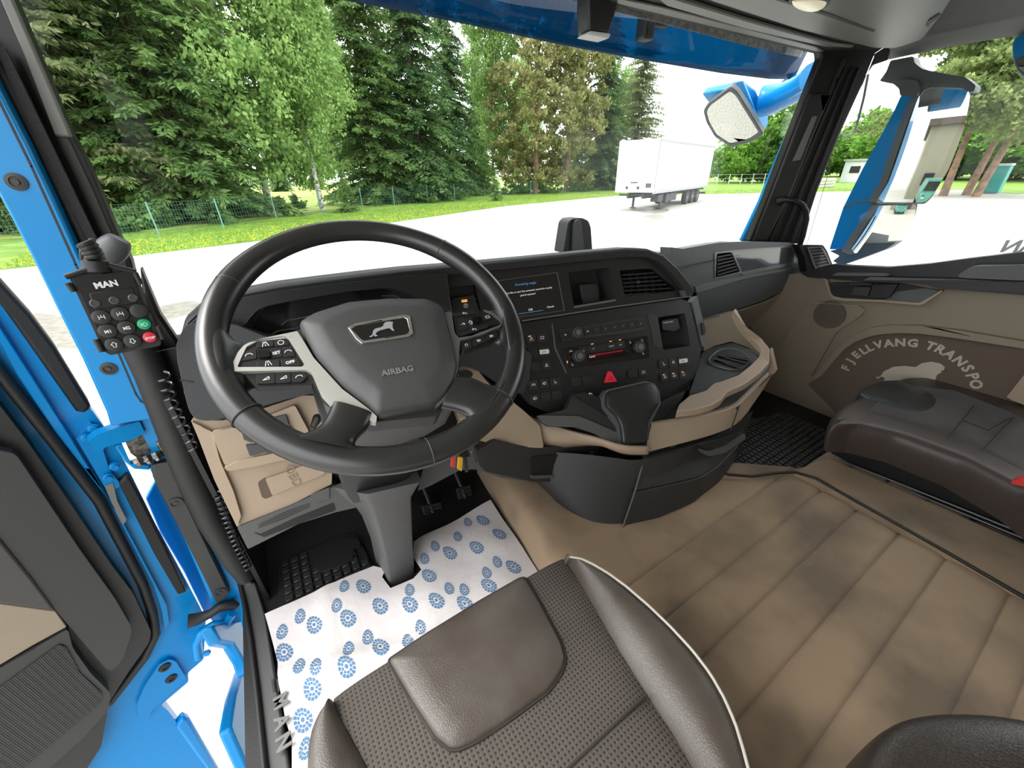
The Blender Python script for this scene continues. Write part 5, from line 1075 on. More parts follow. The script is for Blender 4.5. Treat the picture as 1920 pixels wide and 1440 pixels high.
# ------------------------------------------------------------------ passenger side of the dashboard
pdash = thing('passenger_dashboard', 'slate-grey passenger dashboard with glossy insert and an air vent', 'dashboard', Vector((1.7, .9, -.8)))
DPl = Pl((2.08, .90, -.3), (-.10, -1, .10))
pslab('upper_panel', fillet(c8([(-70, 130), (0, 140), (200, 105), (400, 98), (600, 104), (640, 115), (690, 200), (695, 240), (640, 240), (640, 225), (300, 330), (130, 370), (60, 385), (0, 400), (-60, 380)]), 2), DPl, .05, M_SLATE, pdash, holes=[fillet(c8([(192, 168), (275, 158), (325, 268), (185, 302)]), 3)], bev=.006, seg=3)
pslab('light_strip', c8([(70, 352), (130, 335), (340, 296), (560, 255), (640, 232), (648, 240), (560, 268), (340, 312), (140, 372), (78, 388)]), DPl, .02, mat('light_slate', (.15, .16, .165), .4), pdash, off=.006, bev=.004)
pv = fillet(c8([(192, 168), (275, 158), (325, 268), (185, 302)]), 3)
pslab('insert_frame', c8([(180, 160), (275, 148), (600, 124), (630, 135), (650, 190), (645, 225), (340, 290), (330, 278), (180, 308)]), DPl, .01, M_SATIN, pdash, off=.003, holes=[c8([(192, 168), (275, 158), (318, 262), (335, 276), (640, 212), (640, 190), (622, 140), (600, 130), (288, 152), (272, 158)][0:0] or [(284, 158), (598, 130), (620, 140), (640, 190), (638, 212), (335, 272)]), pv], r=2, bev=.001)
pslab('glossy_insert', c8([(282, 154), (600, 128), (622, 138), (643, 190), (640, 214), (334, 276)]), DPl, .006, mat('gloss_slate', (.09, .10, .11), .08, coat=1.0), pdash, off=.0015, r=2, bev=.0008)
vv = pocket('air_vent', pv, DPl, .04, M_BLACK, pdash, .94, off=.002)
for k in range(6):
    t = (k + .5) / 6; a = (196 + 0 * t, 175 + 122 * t); c = (272 + 46 * t, 165 + 98 * t); pslab('vent_slat', c8([(a[0], a[1] - 3), (c[0], c[1] - 5), (c[0], c[1] + 3), (a[0], a[1] + 6)]), DPl, .02, M_DARK, vv, off=.0, bev=.0006)
DPl2 = Pl(DPl.u(*c8([(400, 280)])[0]), (-.10, -1, -.30))
DM = Pl((2.08, .90, -.3), (-.10, -1, .03))
A = [DM.up(.006).u(*p) for p in c8([(75, 375), (340, 300), (500, 255), (645, 222), (692, 225)])]; B = [DM.u(*p) for p in c8([(100, 545), (300, 485), (460, 430), (640, 340), (698, 300)])]
A = resamp(A, 20); B = resamp(B, 20); loft('grey_mid_band', [[a + Vector((0, .03, 0)) for a in A], A, [a.lerp(c, .5) + Vector((0, -.006, 0)) for a, c in zip(A, B)], B, [c + Vector((0, .03, 0)) for c in B]], M_SLATE, pdash, bev=.003, ang=35)
B0 = resamp([DM.u(*p) for p in c8([(95, 550), (300, 488), (460, 433), (640, 343), (700, 303)])], 24)
# the tan lower face curls forward and down
C1 = resamp([Pl((2.05, .94, -.55), (-.10, -1, -.25)).u(*p) for p in c8([(110, 640), (330, 560), (470, 520), (620, 470), (706, 400)])], 24); C2 = resamp([Pl((2.05, .98, -.65), (-.10, -1, -.4)).u(*p) for p in c8([(120, 780), (400, 640), (530, 605), (620, 580), (700, 490)])], 24)
C3 = [c + Vector((0, .14, -.02)) for c in C2]
loft('tan_lower_face', [B0, [b_.lerp(c, .5) + Vector((0, -.004, 0)) for b_, c in zip(B0, C1)], C1, C2, C3], M_TAND, pdash, solid=.006, ang=60, sub=1)

# ------------------------------------------------------------------ passenger door
RX = 2.10; RP2 = PX(RX)
d2_ = bpy.data.objects.new('door_2', None); link(d2_, (RX, .4, -1.0)); d2_['kind'] = 'structure'
def rslab(n, px, off, t, m, **k): return pslab(n, px, RP2, t, m, d2_, off=off, **k)
rslab('door_card', [(1400, 560), (1470, 515), (1560, 505), (1740, 500), (1960, 472), (2200, 430), (2300, 1000), (1900, 940), (1560, 850), (1440, 860)], 0, .04, M_TAND, bev=.004)
rslab('pocket_insert', c8([(700, 900), (770, 860), (830, 790), (900, 710), (960, 665), (1030, 635), (1100, 618), (1200, 610), (1330, 612), (1550, 640), (1920, 700), (1920, 880), (1820, 975), (1940, 1060), (1700, 1100), (900, 1100)]), .004, .01, mat('brown_carpet_insert', (.115, .085, .062), .85, sheen=.3, bump=('noise', 400, .4, .002)), r=6, bev=.003)
rslab('tan_arch', c8([(720, 880), (780, 800), (860, 700), (960, 625), (1050, 585), (1150, 570), (1330, 572), (1550, 598), (1940, 665), (1940, 705), (1550, 645), (1330, 617), (1200, 614), (1100, 622), (1030, 640), (960, 668), (900, 712), (830, 792), (770, 862)]), .022, .03, M_TAND, r=5, bev=.012, seg=3)
rslab('tan_rear_block', c8([(1935, 830), (1820, 975), (1900, 1010), (2100, 1100), (2100, 800)]), .03, .03, M_TAN, r=3, bev=.006)
rslab('front_kick_panel', c8([(705, 440), (990, 460), (1028, 480), (1000, 520), (870, 600), (720, 860), (640, 850), (500, 760), (500, 730), (620, 580)]), .012, .02, M_TAND, r=6, bev=.004)
b = MB(); b.tube([RP2.up(.014).u(*p) for p in c8([(715, 440), (900, 452), (985, 460), (1027, 482), (990, 520), (870, 598)])], .0022, 6); b.build('panel_seam', M_TAN, d2_)
o = lathe('door_speaker', RP2.up(.012).u(*c8([(825, 510)])[0]), RP2.n, [(.062, 0), (.06, .003), (.052, .004), (.045, .002), (.01, .002)], mat('tan_mesh', (.13, .105, .08), .6, bump=('dots', 300, 1, .003)), d2_, 32)
rslab('upper_trim', [(1500, 512), (1562, 495), (1592, 498.5), (1665, 501.5), (1740, 495), (1815, 485), (1960, 468), (2200, 430), (2220, 560), (1920, 553), (1766, 541), (1735, 530), (1700, 530), (1640, 530), (1545, 522), (1515, 520)], .03, .04, M_BLACK, r=3, bev=.008)
rslab('ledge', c14([(485, 300), (520, 285), (900, 290), (920, 297), (880, 312), (490, 308)]), .045, .02, M_SLATE, r=1, bev=.003)
rslab('pull_rail', c14([(700, 348), (765, 316), (1000, 322), (1440, 332), (1920, 352), (2200, 370), (2200, 460), (1920, 440), (1500, 415), (1300, 410), (1180, 375), (1000, 358)]), .06, .035, M_BLACK, r=2, bev=.007)
rslab('rail_highlight', c14([(705, 345), (765, 318), (1000, 324), (1440, 334), (1920, 354), (1920, 362), (1440, 345), (800, 345)]), .062, .008, M_SLATE, bev=.002)
rslab('armrest', c14([(1425, 320), (1430, 300), (1510, 245), (1560, 235), (1920, 228), (2200, 225), (2200, 360), (1920, 345), (1500, 328)]), .085, .06, M_SLATE, r=5, bev=.018, seg=4)
rslab('grip_recess', fillet(c14([(425, 320), (455, 360), (800, 362), (1000, 368), (1180, 400), (1300, 418), (1170, 500), (1130, 512), (870, 492), (560, 480), (490, 465), (465, 440)]), 2), .014, .008, M_RUBBER, bev=.003)
rslab('recess_floor', c14([(960, 430), (1180, 400), (1280, 420), (1165, 495), (1130, 508), (880, 490)]), .018, .008, M_SLATE, r=2, bev=.003)
rslab('switch_block', c14([(650, 392), (770, 392), (750, 462), (620, 450)]), .04, .02, M_DARK, r=2, bev=.004)
rslab('door_handle', c14([(785, 372), (975, 372), (905, 478), (755, 470)]), .036, .02, M_BLACK, r=2, bev=.005)
rslab('grab_bar', c14([(458, 362), (780, 366), (776, 378), (460, 376)]), .045, .02, M_DARK, r=1, bev=.004)
rslab('tan_edge', c14([(400, 330), (430, 345), (455, 440), (480, 478), (560, 496), (870, 506), (1130, 530), (1170, 520), (1310, 425), (1300, 415), (1160, 498), (1128, 512), (870, 490), (560, 478), (490, 462), (470, 440), (445, 340), (420, 318)]), .022, .02, M_TAN, r=1.5, bev=.004)
# embroidery on the insert
M_EMB = mat('cream_embroidery', (.50, .44, .36), .7, bump=('noise', 700, .6, .001))
ip = RP2.up(.0045)
tx = 'FJELLVANG TRANSPO'
arc = c8([(938, 812), (962, 775), (990, 745), (1020, 722), (1055, 705), (1100, 695), (1145, 690), (1200, 685), (1300, 685), (1345, 692), (1385, 702), (1430, 722), (1478, 752), (1525, 792), (1572, 838), (1602, 872), (1628, 905), (1640, 950), (1645, 985)])
pos = [938, 962, 992, 1030, 1062, 1108, 1162, 1224, 1292, None, 1382, 1432, 1482, 1534, 1575, 1600, 1618, 1630, 1636]
ypos = [818, 778, 750, 728, 712, 697, 690, 686, 690, None, 705, 722, 748, 785, 822, 862, 905, 948, 990]
pts = [None if a is None else ip.u(*c8([(a, c)])[0]) for a, c in zip(pos, ypos)]
for i, ch_ in enumerate(tx):
    if pts[i] is None: continue
    a = pts[i - 1] if i and pts[i - 1] else pts[i]; c = pts[i + 1] if i + 1 < len(pts) and pts[i + 1] else pts[i]
    t = (c - a).normalized(); words('letter', ch_, pts[i], t, RP2.n.cross(t), .043, M_EMB, d2_, ext=.001, bold=.0016)
L8 = [(1085, 855), (1100, 862), (1120, 848), (1130, 830), (1185, 803), (1250, 798), (1310, 805), (1345, 783), (1400, 774), (1450, 785), (1476, 805), (1468, 825), (1455, 820), (1458, 833), (1430, 850), (1420, 880), (1395, 910), (1300, 900), (1180, 890), (1150, 905), (1125, 890), (1140, 868), (1118, 858), (1098, 872)]
slab('embroidered_lion', [ip.u(*p) for p in c8(L8)], (-.0015, 0, 0), M_EMB, d2_, bev=0, sm=False)
# mirrored letters on the glass
GXp = PX(2.14); M_DEC = mat('frosted_decal', (.42, .45, .45), .5)
wn_ = structure(pslab('window_2', [(1500, 500), (1560, 300), (1640, 100), (1700, 60), (2200, -60), (2300, 520)], GXp, .005, M_WS, None, bev=0))
o = GXp.up(.003).u(1868, 472); u_ = (GXp.u(1850, 471) - GXp.u(1920, 471)).normalized(); n2 = u_.cross(Vector((0, 0, 1)))
words('window_lettering', 'MAN', GXp.up(.003).u(1924, 472), u_, (0, 0, 1), .052, M_DEC, wn_, ext=.0003, bold=.002)
# door front vent beside the dashboard
vb = pslab('vent_housing', c8([(655, 118), (790, 118), (812, 150), (848, 240), (840, 262), (740, 285), (700, 270), (690, 200)]), Pl((2.06, .86, -.3), (-.5, -.85, .1)), .05, M_BLACK, pdash, r=3, bev=.008)
VP = Pl((2.06, .86, -.3), (-.5, -.85, .1)); pslab('vent_frame', c8([(702, 130), (780, 126), (800, 150), (838, 232), (828, 245), (752, 262), (742, 245)]), VP, .006, M_SATIN, pdash, off=.006, holes=[c8([(712, 138), (776, 134), (792, 155), (828, 228), (820, 236), (758, 250), (750, 235)])], r=2, bev=.0008)
for k in range(6):
    t = (k + .5) / 6; a = (714 + 40 * t, 140 + 108 * t); c = (780 + 46 * t, 137 + 98 * t); pslab('vent_slat', c8([(a[0], a[1] - 3), (c[0], c[1] - 5), (c[0] + 1, c[1] + 4), (a[0] + 1, a[1] + 6)]), VP, .006, M_GREY, vb, off=.006, bev=.001)

# ------------------------------------------------------------------ right windscreen pillar
QP = Pl((2.10, .93, 0), (-.62, -.78, 0))
wr = pslab('wall_right', c7([(325, 1218), (500, 760), (640, 400), (742, 148), (730, 60), (1060, 40), (1150, 100), (1140, 160), (1050, 190), (1010, 250), (850, 600), (720, 930), (622, 1232)]), QP, .05, M_BLACK, None, bev=.006); structure(wr)
pslab('pillar_facing', c7([(345, 1218), (520, 765), (680, 350), (790, 350), (870, 140), (900, 140), (720, 560), (560, 960), (430, 1218)]), QP, .02, M_DARK, wr, off=.012, bev=.008)
pslab('pillar_channel', c7([(575, 752), (690, 492), (718, 485), (716, 500), (622, 742)]), QP, .012, mat('pillar_light_grey', (.19, .19, .18)), wr, off=.016, r=2, bev=.003)
for k in range(3): pslab('pillar_rib', c7([(440 + 60 * k, 1218), (880 + 40 * k, 200), (895 + 40 * k, 200), (462 + 60 * k, 1218)]), QP, .015, M_RUBBER, wr, off=.010, bev=.005)
tag(tube('grab_handle', [QP.up(o_).u(*p) for p, o_ in zip(c7([(498, 985), (530, 972), (580, 978), (630, 1000), (655, 1040), (658, 1090), (635, 1190), (618, 1235)]), (.012, .03, .045, .05, .05, .05, .045, .03))], [.020, .014, .011, .011, .011, .011, .011, .011], M_BLACK, None, 12), 'black grab handle curving off the right windscreen pillar', 'grab handle')
pslab('trim_9', c7([(288, 1218), (400, 985), (560, 600), (575, 600), (500, 780), (330, 1218)]), Pl((2.2, 1.0, 0), (-.62, -.78, 0)), .05, M_BLUE, None, bev=.004)['kind'] = 'structure'

# ------------------------------------------------------------------ ceiling, header and lamp
CZ = PZ(.39); CZ = Pl((0, 0, .39), (0, 0, -1))
ce = pslab('ceiling', [(1100, -30), (1184, 19), (1300, 46), (1420, 75), (1545, 106), (1600, 112), (1668, 112), (1780, 88), (1935, 62), (2400, -60), (2200, -600), (1000, -500)], CZ, .04, M_LINER, None, bev=.003); structure(ce)
M_LIN2 = mat('headliner_beige', (.42, .39, .34), .8)
b = MB(); b.box((.9, .0, .51), (2.6, 2.2, .06)); structure(b.build('ceiling_shell', M_LIN2, None))
b = MB(); b.box((.9, 1.12, .56), (2.5, .08, .20)); structure(b.build('wall_header', M_LINER, None))
b = MB(); b.box((.9, -1.05, -.3), (2.6, .06, 1.7)); structure(b.build('wall_back', M_LIN2, None))
b = MB(); b.box((2.14, -.75, -.3), (.05, .7, 1.7)); b.box((-.34, -.80, -.3), (.05, .5, 1.7)); structure(b.build('wall_rear_side', M_LIN2, None))
oc = thing('overhead_console', 'glossy grey overhead console with reading lamp above the windscreen', 'console', CZ.u(1500, 30))
pslab('front_strip', [(1085, -20), (1172, 0), (1240, 14), (1530, 88), (1545, 97), (1535, 98), (1250, 30), (1160, 8)], CZ, .005, M_CEIL, oc, off=.006, bev=.003)
pslab('middle_strip', [(1200, -30), (1262, -2), (1400, 40), (1560, 84), (1600, 90), (1545, 88), (1400, 55), (1250, 12)], CZ, .011, M_CEIL, oc, off=.012, bev=.003)
pslab('console_panel', fillet([(1260, -40), (1330, 0), (1500, 55), (1640, 90), (1680, 90), (1728, 74), (1764, 28), (1800, -30), (1700, -300), (1300, -300)], 10), CZ, .021, M_CEIL, oc, off=.022, bev=.010, seg=3)
pslab('panel_groove', [(1455, -4), (1560, 28), (1640, 58), (1638, 61), (1555, 32), (1450, -1)], CZ, .01, M_RUBBER, oc, off=.024, bev=0)
pslab('latch', [(1735, 48), (1740, 40), (1760, 28), (1762, 32), (1745, 44), (1740, 52)], CZ, .006, M_RUBBER, oc, off=.027, bev=.001)
P = [CZ.up(.024).u(*p) for p in smooth([(1478, -8), (1552, -8), (1560, 4), (1535, 18), (1505, 16), (1482, 4)], 2)]
lm = dome('reading_lamp', P, CZ.n, [(1, -.005), (1, .004), (.9, .006), (.85, .004)], M_DARK, oc)
dome('lamp_shade', P, CZ.n, [(.84, .004), (.8, .008), (.4, .010)], mat('warm_lens', (.75, .70, .55), .25, emit=((1, .9, .6), .25)), lm)
dc = thing('windscreen_sensor', 'black box-shaped sensor hanging at the top of the windscreen', 'sensor', PY(1.0).u(1120, 70))
pl = PY(1.0)
slab('housing', [pl.u(*p) for p in [(1106, -60), (1160, -60), (1162, 0), (1144, 62), (1106, 58), (1105, 0)]], (0, .05, 0), M_BLACK, dc, bev=.006)
slab('lens_cover', [pl.up(.002).u(*p) for p in [(1102, 64), (1143, 72), (1146, 62), (1108, 57)]], (0, .045, 0), M_WHITE, dc, bev=.003)
# frit band at the top of the windscreen and the glass
pslab('trim_10', [(1000, -40), (1175, 5), (1255, 27), (1380, 60), (1508, 94), (1502, 107), (1400, 85), (1292, 56), (1156, 22), (1000, -20)], PY(1.13), .004, mat('dusty_seal', (.34, .35, .34), .7, var=(60, (.20, .21, .21), .4, .6, 6)), None, bev=0)['kind'] = 'structure'
xs = [-.28, -.05, .3, .8, 1.3, 1.8, 2.02, 2.16]; ys = [1.13, 1.19, 1.235, 1.255, 1.24, 1.20, 1.15, 1.06]
V = [[Vector((x, y + .04 * (1 - k) - .02, -.55 + 1.2 * k)) for x, y in zip(xs, ys)] for k in (0, .5, 1)]
ws = loft('window_1', V, M_WS, None, solid=.005); structure(ws)
# camera housing at the windscreen foot
cb_ = thing('camera_housing', 'dark wedge-shaped camera housing standing behind the dashboard at the windscreen', 'camera', PY(1.08).u(1085, 470))
P = PY(1.08)
slab('body', [P.u(*p) for p in fillet(c2([(870, 350), (905, 140), (930, 112), (1000, 105), (1045, 125), (1062, 170), (1075, 360)]), 4)], (0, .05, 0), M_DARK, cb_, bev=.006)
slab('front_cover', [P.up(.01).u(*p) for p in fillet(c2([(940, 350), (950, 150), (962, 120), (1000, 115), (1000, 150), (1020, 345)]), 3)], (0, .015, 0), M_SLATE, cb_, bev=.004)

# ------------------------------------------------------------------ outside sun visor
VB = [(500, -35, 1.33), (620, -4, 1.345), (760, 22, 1.36), (900, 51, 1.37), (1050, 84, 1.365), (1200, 112, 1.34), (1350, 137, 1.30), (1440, 148, 1.265), (1478, 149, 1.25), (1491, 142, 1.243), (1500, 120, 1.235), (1508, 98, 1.228)]
vb_ = [PY(y).u(px, py) for px, py, y in VB]
vb_ = [Vector((-.35, 1.25, vb_[0].z)), Vector((-.05, 1.30, vb_[0].z))] + vb_
vt_ = []
for p in vb_: vt_.append(Vector((min(p.x, vb_[-1].x), p.y - .10, vb_[0].z + .32)))
V = [[a.lerp(c, t) for a, c in zip(vb_, vt_)] for t in (0, .1, .4, .7, 1)]
sv = thing('sun_visor', 'translucent blue exterior sun visor across the top of the windscreen', 'sun visor', vb_[5])
VM = glassmat('blue_acrylic', (.03, .19, .30), .05, .0, (.9, 1, 1)); n = VM.node_tree.nodes; l = VM.node_tree.links
tl = n.new('ShaderNodeBsdfTranslucent'); tl.inputs[0].default_value = (.0, .11, .22, 1); m2 = n.new('ShaderNodeMixShader'); m2.inputs[0].default_value = .35
ol = n['Material Output'].inputs[0].links[0].from_socket; l.new(ol, m2.inputs[1]); l.new(tl.outputs[0], m2.inputs[2]); l.new(m2.outputs[0], n['Material Output'].inputs[0])
loft('visor_sheet', V, VM, sv, solid=.006)
for x, y in ((1215, 52), (1455, 108)):
    c = PY(1.27).u(x, y); b = MB(); b.box(c + Vector((0, .01, 0)), (.05, .05, .07)); b.box(c + Vector((.05, 0, .02)), (.08, .03, .03)); b.build('visor_bracket', M_DARK, sv, bev=.01)

# ------------------------------------------------------------------ mirrors
def mirror_pl(c, look, at=None):
    """plane at c whose reflection sends the camera ray towards 'look'"""
    i = c.normalized(); n = (Vector(look).normalized() - i).normalized(); return Pl(c, n)
fm_ = thing('front_mirror', 'blue front blind-spot mirror on an arm outside the windscreen corner', 'mirror', PY(1.42).u(1385, 220))
c = PY(1.42).u(1375, 220); MP = mirror_pl(c, (-.40, .25, -.88))
FPx = c7([(70, 460), (95, 420), (215, 332), (250, 360), (390, 585), (330, 625), (215, 655), (130, 600), (85, 520)])
fp = [MP.u(*p) for p in fillet(FPx, 5)]
slab('mirror_glass', fp, -MP.n * .004, M_MIRROR, fm_, bev=.001)
cc = sum(fp, Vector()) / len(fp)
back = Vector((.55, .25, .05)).normalized()
loft('mirror_rim', [[cc + (p - cc) * .95 + MP.n * .002 for p in fp], [cc + (p - cc) * 1.06 + MP.n * .004 for p in fp], [cc + (p - cc) * 1.10 for p in fp], [cc + (p - cc) * 1.08 - MP.n * .03 for p in fp]], M_SLATE, fm_, closed=True, cap=False)
pl = Pl(c, (0, -1, 0))
H = [Pl(c + Vector((0, .10, 0)), (0, -1, 0)).u(*p) for p in c7([(225, 320), (245, 285), (300, 275), (365, 325), (440, 480), (440, 540), (410, 580), (380, 600), (330, 500)])]
hc = sum(H, Vector()) / len(H); F0 = resamp([cc + (p - cc) * 1.07 - MP.n * .012 for p in fp], 32, True)
slab('mirror_housing', H, (0, .10, .0), M_BLUE, fm_, bev=.03, seg=4)
hp3 = [Pl(c, (0, -1, 0)).u(*p) for p in c7([(215, 330), (245, 288), (300, 277), (350, 400), (400, 560), (390, 590), (310, 470)])]
slab('housing_front', hp3, (0, .16, .0), M_BLUE, fm_, bev=.012, seg=3)
tube('mirror_arm', [PY(y).u(*p) for p, y in zip(c7([(400, 400), (460, 390), (540, 360), (620, 320), (700, 270)]), (1.50, 1.45, 1.36, 1.28, 1.20))], [.075, .075, .062, .062, .07], M_BLUE, fm_, 14)
lathe('arm_joint', PY(1.35).u(*c7([(550, 350)])[0]), (1, -.3, .3), [(.064, -.01), (.066, 0), (.064, .01)], M_SLATE, fm_, 20)
def cvx(name, P, n, R, par):
    P = resamp(P, 64, True); A = 0; cx = Vector()
    for i in range(1, len(P) - 1):
        w = (P[i] - P[0]).cross(P[i + 1] - P[0]).dot(n); A += w; cx += (P[0] + P[i] + P[i + 1]) * (w / 3)
    c = cx / A; r0 = max((p - c).length for p in P); rows = []
    for k in range(20, 0, -1):
        rows.append([c + (p - c) * (k / 20) + n * ((r0 ** 2 - ((p - c).length * k / 20) ** 2) / (2 * R) - r0 ** 2 / (2 * R) * .5) for p in P])
    return loft(name, rows, M_MIRROR, par, closed=True, cap=True, ang=80)
# side mirror cluster
sm_ = thing('side_mirror', 'large blue-armed side mirror cluster outside the passenger window', 'mirror', PX(2.45).u(1600, 470))
X1 = PX(2.45)
c = X1.u(1735, 270); SP = mirror_pl(c, (.03, -.99, .08))
g1 = [SP.u(*p) for p in fillet(c7([(1075, 970), (1130, 880), (1240, 560), (1300, 400), (1340, 330), (1380, 320), (1600, 335), (1612, 370), (1570, 560), (1480, 800), (1390, 950), (1350, 990), (1080, 988)]), 5)]
cg = sum(g1, Vector()) / len(g1)
cvx('mirror_glass', g1, SP.n, 2.6, sm_)
slab('mirror_backing', [cg + (p - cg) * 1.03 - SP.n * .004 for p in g1], -SP.n * .05, M_SLATE, sm_, bev=.006)
c = X1.u(1660, 430); SP2 = mirror_pl(c, (.10, -.97, -.28))
g2 = [SP2.u(*p) for p in fillet(c7([(905, 1290), (960, 1200), (1050, 1060), (1075, 1010), (1300, 1000), (1290, 1060), (1230, 1170), (1150, 1240), (1000, 1280)]), 5)]
cg = sum(g2, Vector()) / len(g2)
cvx('mirror_glass', g2, SP2.n, .9, sm_)
slab('mirror_backing', [cg + (p - cg) * 1.04 - SP2.n * .004 for p in g2], -SP2.n * .05, M_SLATE, sm_, bev=.006)
Xa = PX(2.40)
def colm(name, px, m, t=.10, plx=None, **k): return pslab(name, px, plx or Xa, t, m, sm_, **k)
colm('mirror_post', c7([(1205, 370), (1325, 372), (1300, 460), (1250, 640), (1130, 880), (1040, 1000), (1000, 1100), (925, 1262), (790, 1262), (820, 1170), (870, 1020), (980, 800), (1090, 600), (1160, 470)]), M_BLUE, .10, r=3, bev=.02, seg=3)
colm('post_seam', c7([(870, 1020), (940, 985), (1042, 975), (1042, 985), (940, 997), (872, 1030)]), M_SLATE, .01, off=.001, bev=.001)
colm('upper_arm', c7([(1145, 165), (1275, 140), (1285, 180), (1330, 215), (1450, 240), (1580, 262), (1640, 310), (1630, 345), (1600, 350), (1560, 325), (1380, 320), (1335, 340), (1318, 372), (1200, 372), (1195, 330), (1160, 300), (1080, 285), (1120, 230)]), M_SLATE, .07, off=.02, r=4, bev=.015, seg=3)
colm('joint_cap', c7([(1190, 270), (1300, 280), (1310, 320), (1300, 368), (1205, 368), (1195, 330)]), M_GREY, .03, off=.045, r=4, bev=.01, seg=3)
colm('lower_foot', c7([(790, 1270), (925, 1265), (960, 1230), (1180, 1220), (1120, 1260), (960, 1320), (860, 1355), (810, 1330), (850, 1300)]), M_SLATE, .08, r=3, bev=.01)
colm('wide_lens_cap', smooth(c7([(1340, 345), (1390, 325), (1430, 360), (1448, 410), (1440, 470), (1400, 505), (1330, 495), (1290, 470)]), 1), M_BLUE, .05, PX(2.44), bev=.02, seg=3) if False else None
tube('antenna_loop', [PY(1.2).u(*p) for p in c7([(1015, 245), (990, 380), (960, 500), (935, 580), (915, 600), (860, 605)])], .006, M_DARK, sm_, 6)
bs = thing('ramp_mirror', 'blue kerb mirror above the passenger window at the right picture edge', 'mirror', PX(2.5).u(1915, 110))
pslab('mirror_housing', smooth([(1896, 85), (1905, 68), (1935, 60), (1990, 70), (1990, 150), (1920, 148), (1902, 125)], 1), PX(2.42), .12, M_BLUE, bs, bev=.02, seg=3)
pslab('mirror_rim', smooth([(1900, 105), (1985, 95), (1985, 150), (1925, 146), (1905, 130)], 1), PX(2.42), .02, M_SLATE, bs, off=.006, bev=.004)
pslab('mirror_glass', smooth([(1905, 112), (1980, 102), (1980, 145), (1928, 142), (1910, 128)], 1), PX(2.42), .004, M_MIRROR, bs, off=.009, bev=0)

# ------------------------------------------------------------------ seats
PERF = bpy.data.materials.new('perforated_taupe_cloth'); PERF.use_nodes = True
n = PERF.node_tree.nodes; l = PERF.node_tree.links; bs_ = n['Principled BSDF']; bs_.inputs['Roughness'].default_value = .85
geo = n.new('ShaderNodeNewGeometry'); mp = n.new('ShaderNodeMapping'); mp.inputs['Scale'].default_value = (1 / .0062, 1 / .0062, .01)
vo = n.new('ShaderNodeTexVoronoi'); vo.inputs['Randomness'].default_value = 0; vo.inputs['Scale'].default_value = 1
ra_ = n.new('ShaderNodeValToRGB'); ra_.color_ramp.elements[0].position = .16; ra_.color_ramp.elements[1].position = .30
ra_.color_ramp.elements[0].color = (.018, .015, .012, 1); ra_.color_ramp.elements[1].color = (.105, .088, .073, 1)
l.new(geo.outputs['Position'], mp.inputs[0]); l.new(mp.outputs[0], vo.inputs['Vector']); l.new(vo.outputs[0], ra_.inputs[0])
nz = n.new('ShaderNodeTexNoise'); nz.inputs['Scale'].default_value = 9; l.new(geo.outputs['Position'], nz.inputs['Vector'])
mx = n.new('ShaderNodeMix'); mx.data_type = 'RGBA'; mx.blend_type = 'MULTIPLY'; mx.inputs[0].default_value = .5
l.new(ra_.outputs[0], mx.inputs[6]); l.new(nz.outputs[0], mx.inputs[7]); l.new(mx.outputs[2], bs_.inputs['Base Color'])
bpn = n.new('ShaderNodeBump'); bpn.inputs['Distance'].default_value = .002; bpn.inputs['Strength'].default_value = .6; l.new(vo.outputs[0], bpn.inputs['Height']); l.new(bpn.outputs[0], bs_.inputs['Normal'])
SZ = -.66; sp = PZ(SZ)
ds = thing('driver_seat', 'driver seat with perforated taupe cloth, brown leather pad and bolsters', 'seat', Vector((.14, .1, -1.05)))
def surf(x, y):  # height of the cushion
    z = SZ - .05 * max(0, (y - .33) / .06) ** 2
    return z
Ls = resamp(smooth([sp.u(*p) for p in [(624, 1313), (636, 1340), (654, 1372), (690, 1440), (770, 1600), (900, 1900)]], 1, False), 44)
Rs = resamp(smooth([sp.u(*p) for p in [(1060, 1046), (1103, 1117), (1150, 1200), (1206, 1290), (1277, 1397), (1330, 1500), (1420, 1700)]], 1, False), 44)
rows = []
for i, (a, c) in enumerate(zip(Ls, Rs)):
    row = []
    for j in range(40):
        t = j / 39; p = a.lerp(c, t); e_ = min(t, 1 - t); crown = .010 * (1 - math.exp(-e_ * 14)); row.append(Vector((p.x, p.y, SZ + crown - .004)))
    rows.append(row)
f0 = rows[0]; front = [[Vector((p.x, p.y + dy, p.z + dz)) for p in f0] for dy, dz in ((.012, -.16), (.018, -.10), (.016, -.03), (.009, -.010))]
# stitched cross seam
cr_ = [sp.u(1211, 1308), sp.u(1130, 1385), sp.u(1068, 1440)]
loft('cushion_centre', front + rows, PERF, ds, ang=80)
b = MB(); b.tube([v + Vector((0, 0, .0065)) for v in resamp([sp.u(1211, 1306), sp.u(1068, 1442), sp.u(950, 1550)], 12)], .0022, 6)
b.build('cross_seam', mat('seam_brown', (.03, .025, .02), .8), ds)
pad_px = [(729, 1240), (800, 1192), (900, 1130), (975, 1087), (985, 1086), (1012, 1132), (1052, 1208), (1060, 1240), (1052, 1265), (1027, 1300), (950, 1356), (895, 1392), (865, 1406), (845, 1408), (818, 1387), (772, 1316)]
P = [sp.up(.004).u(*p) for p in fillet(pad_px, 8, 3)]
pc = sum(P, Vector()) / len(P)
dome('knee_pad', P, Vector((0, 0, 1)), [(1.0, -.012), (1.0, .004), (.985, .008), (.94, .011), (.7, .014), (.3, .015)], M_BROWNL, ds, ang=70)
tube('pad_seam', [p + Vector((0, 0, .003)) for p in [pc + (q - pc) * 1.008 for q in P]], .0022, mat('seam_brown', (.03, .025, .02)), ds, 6, True)
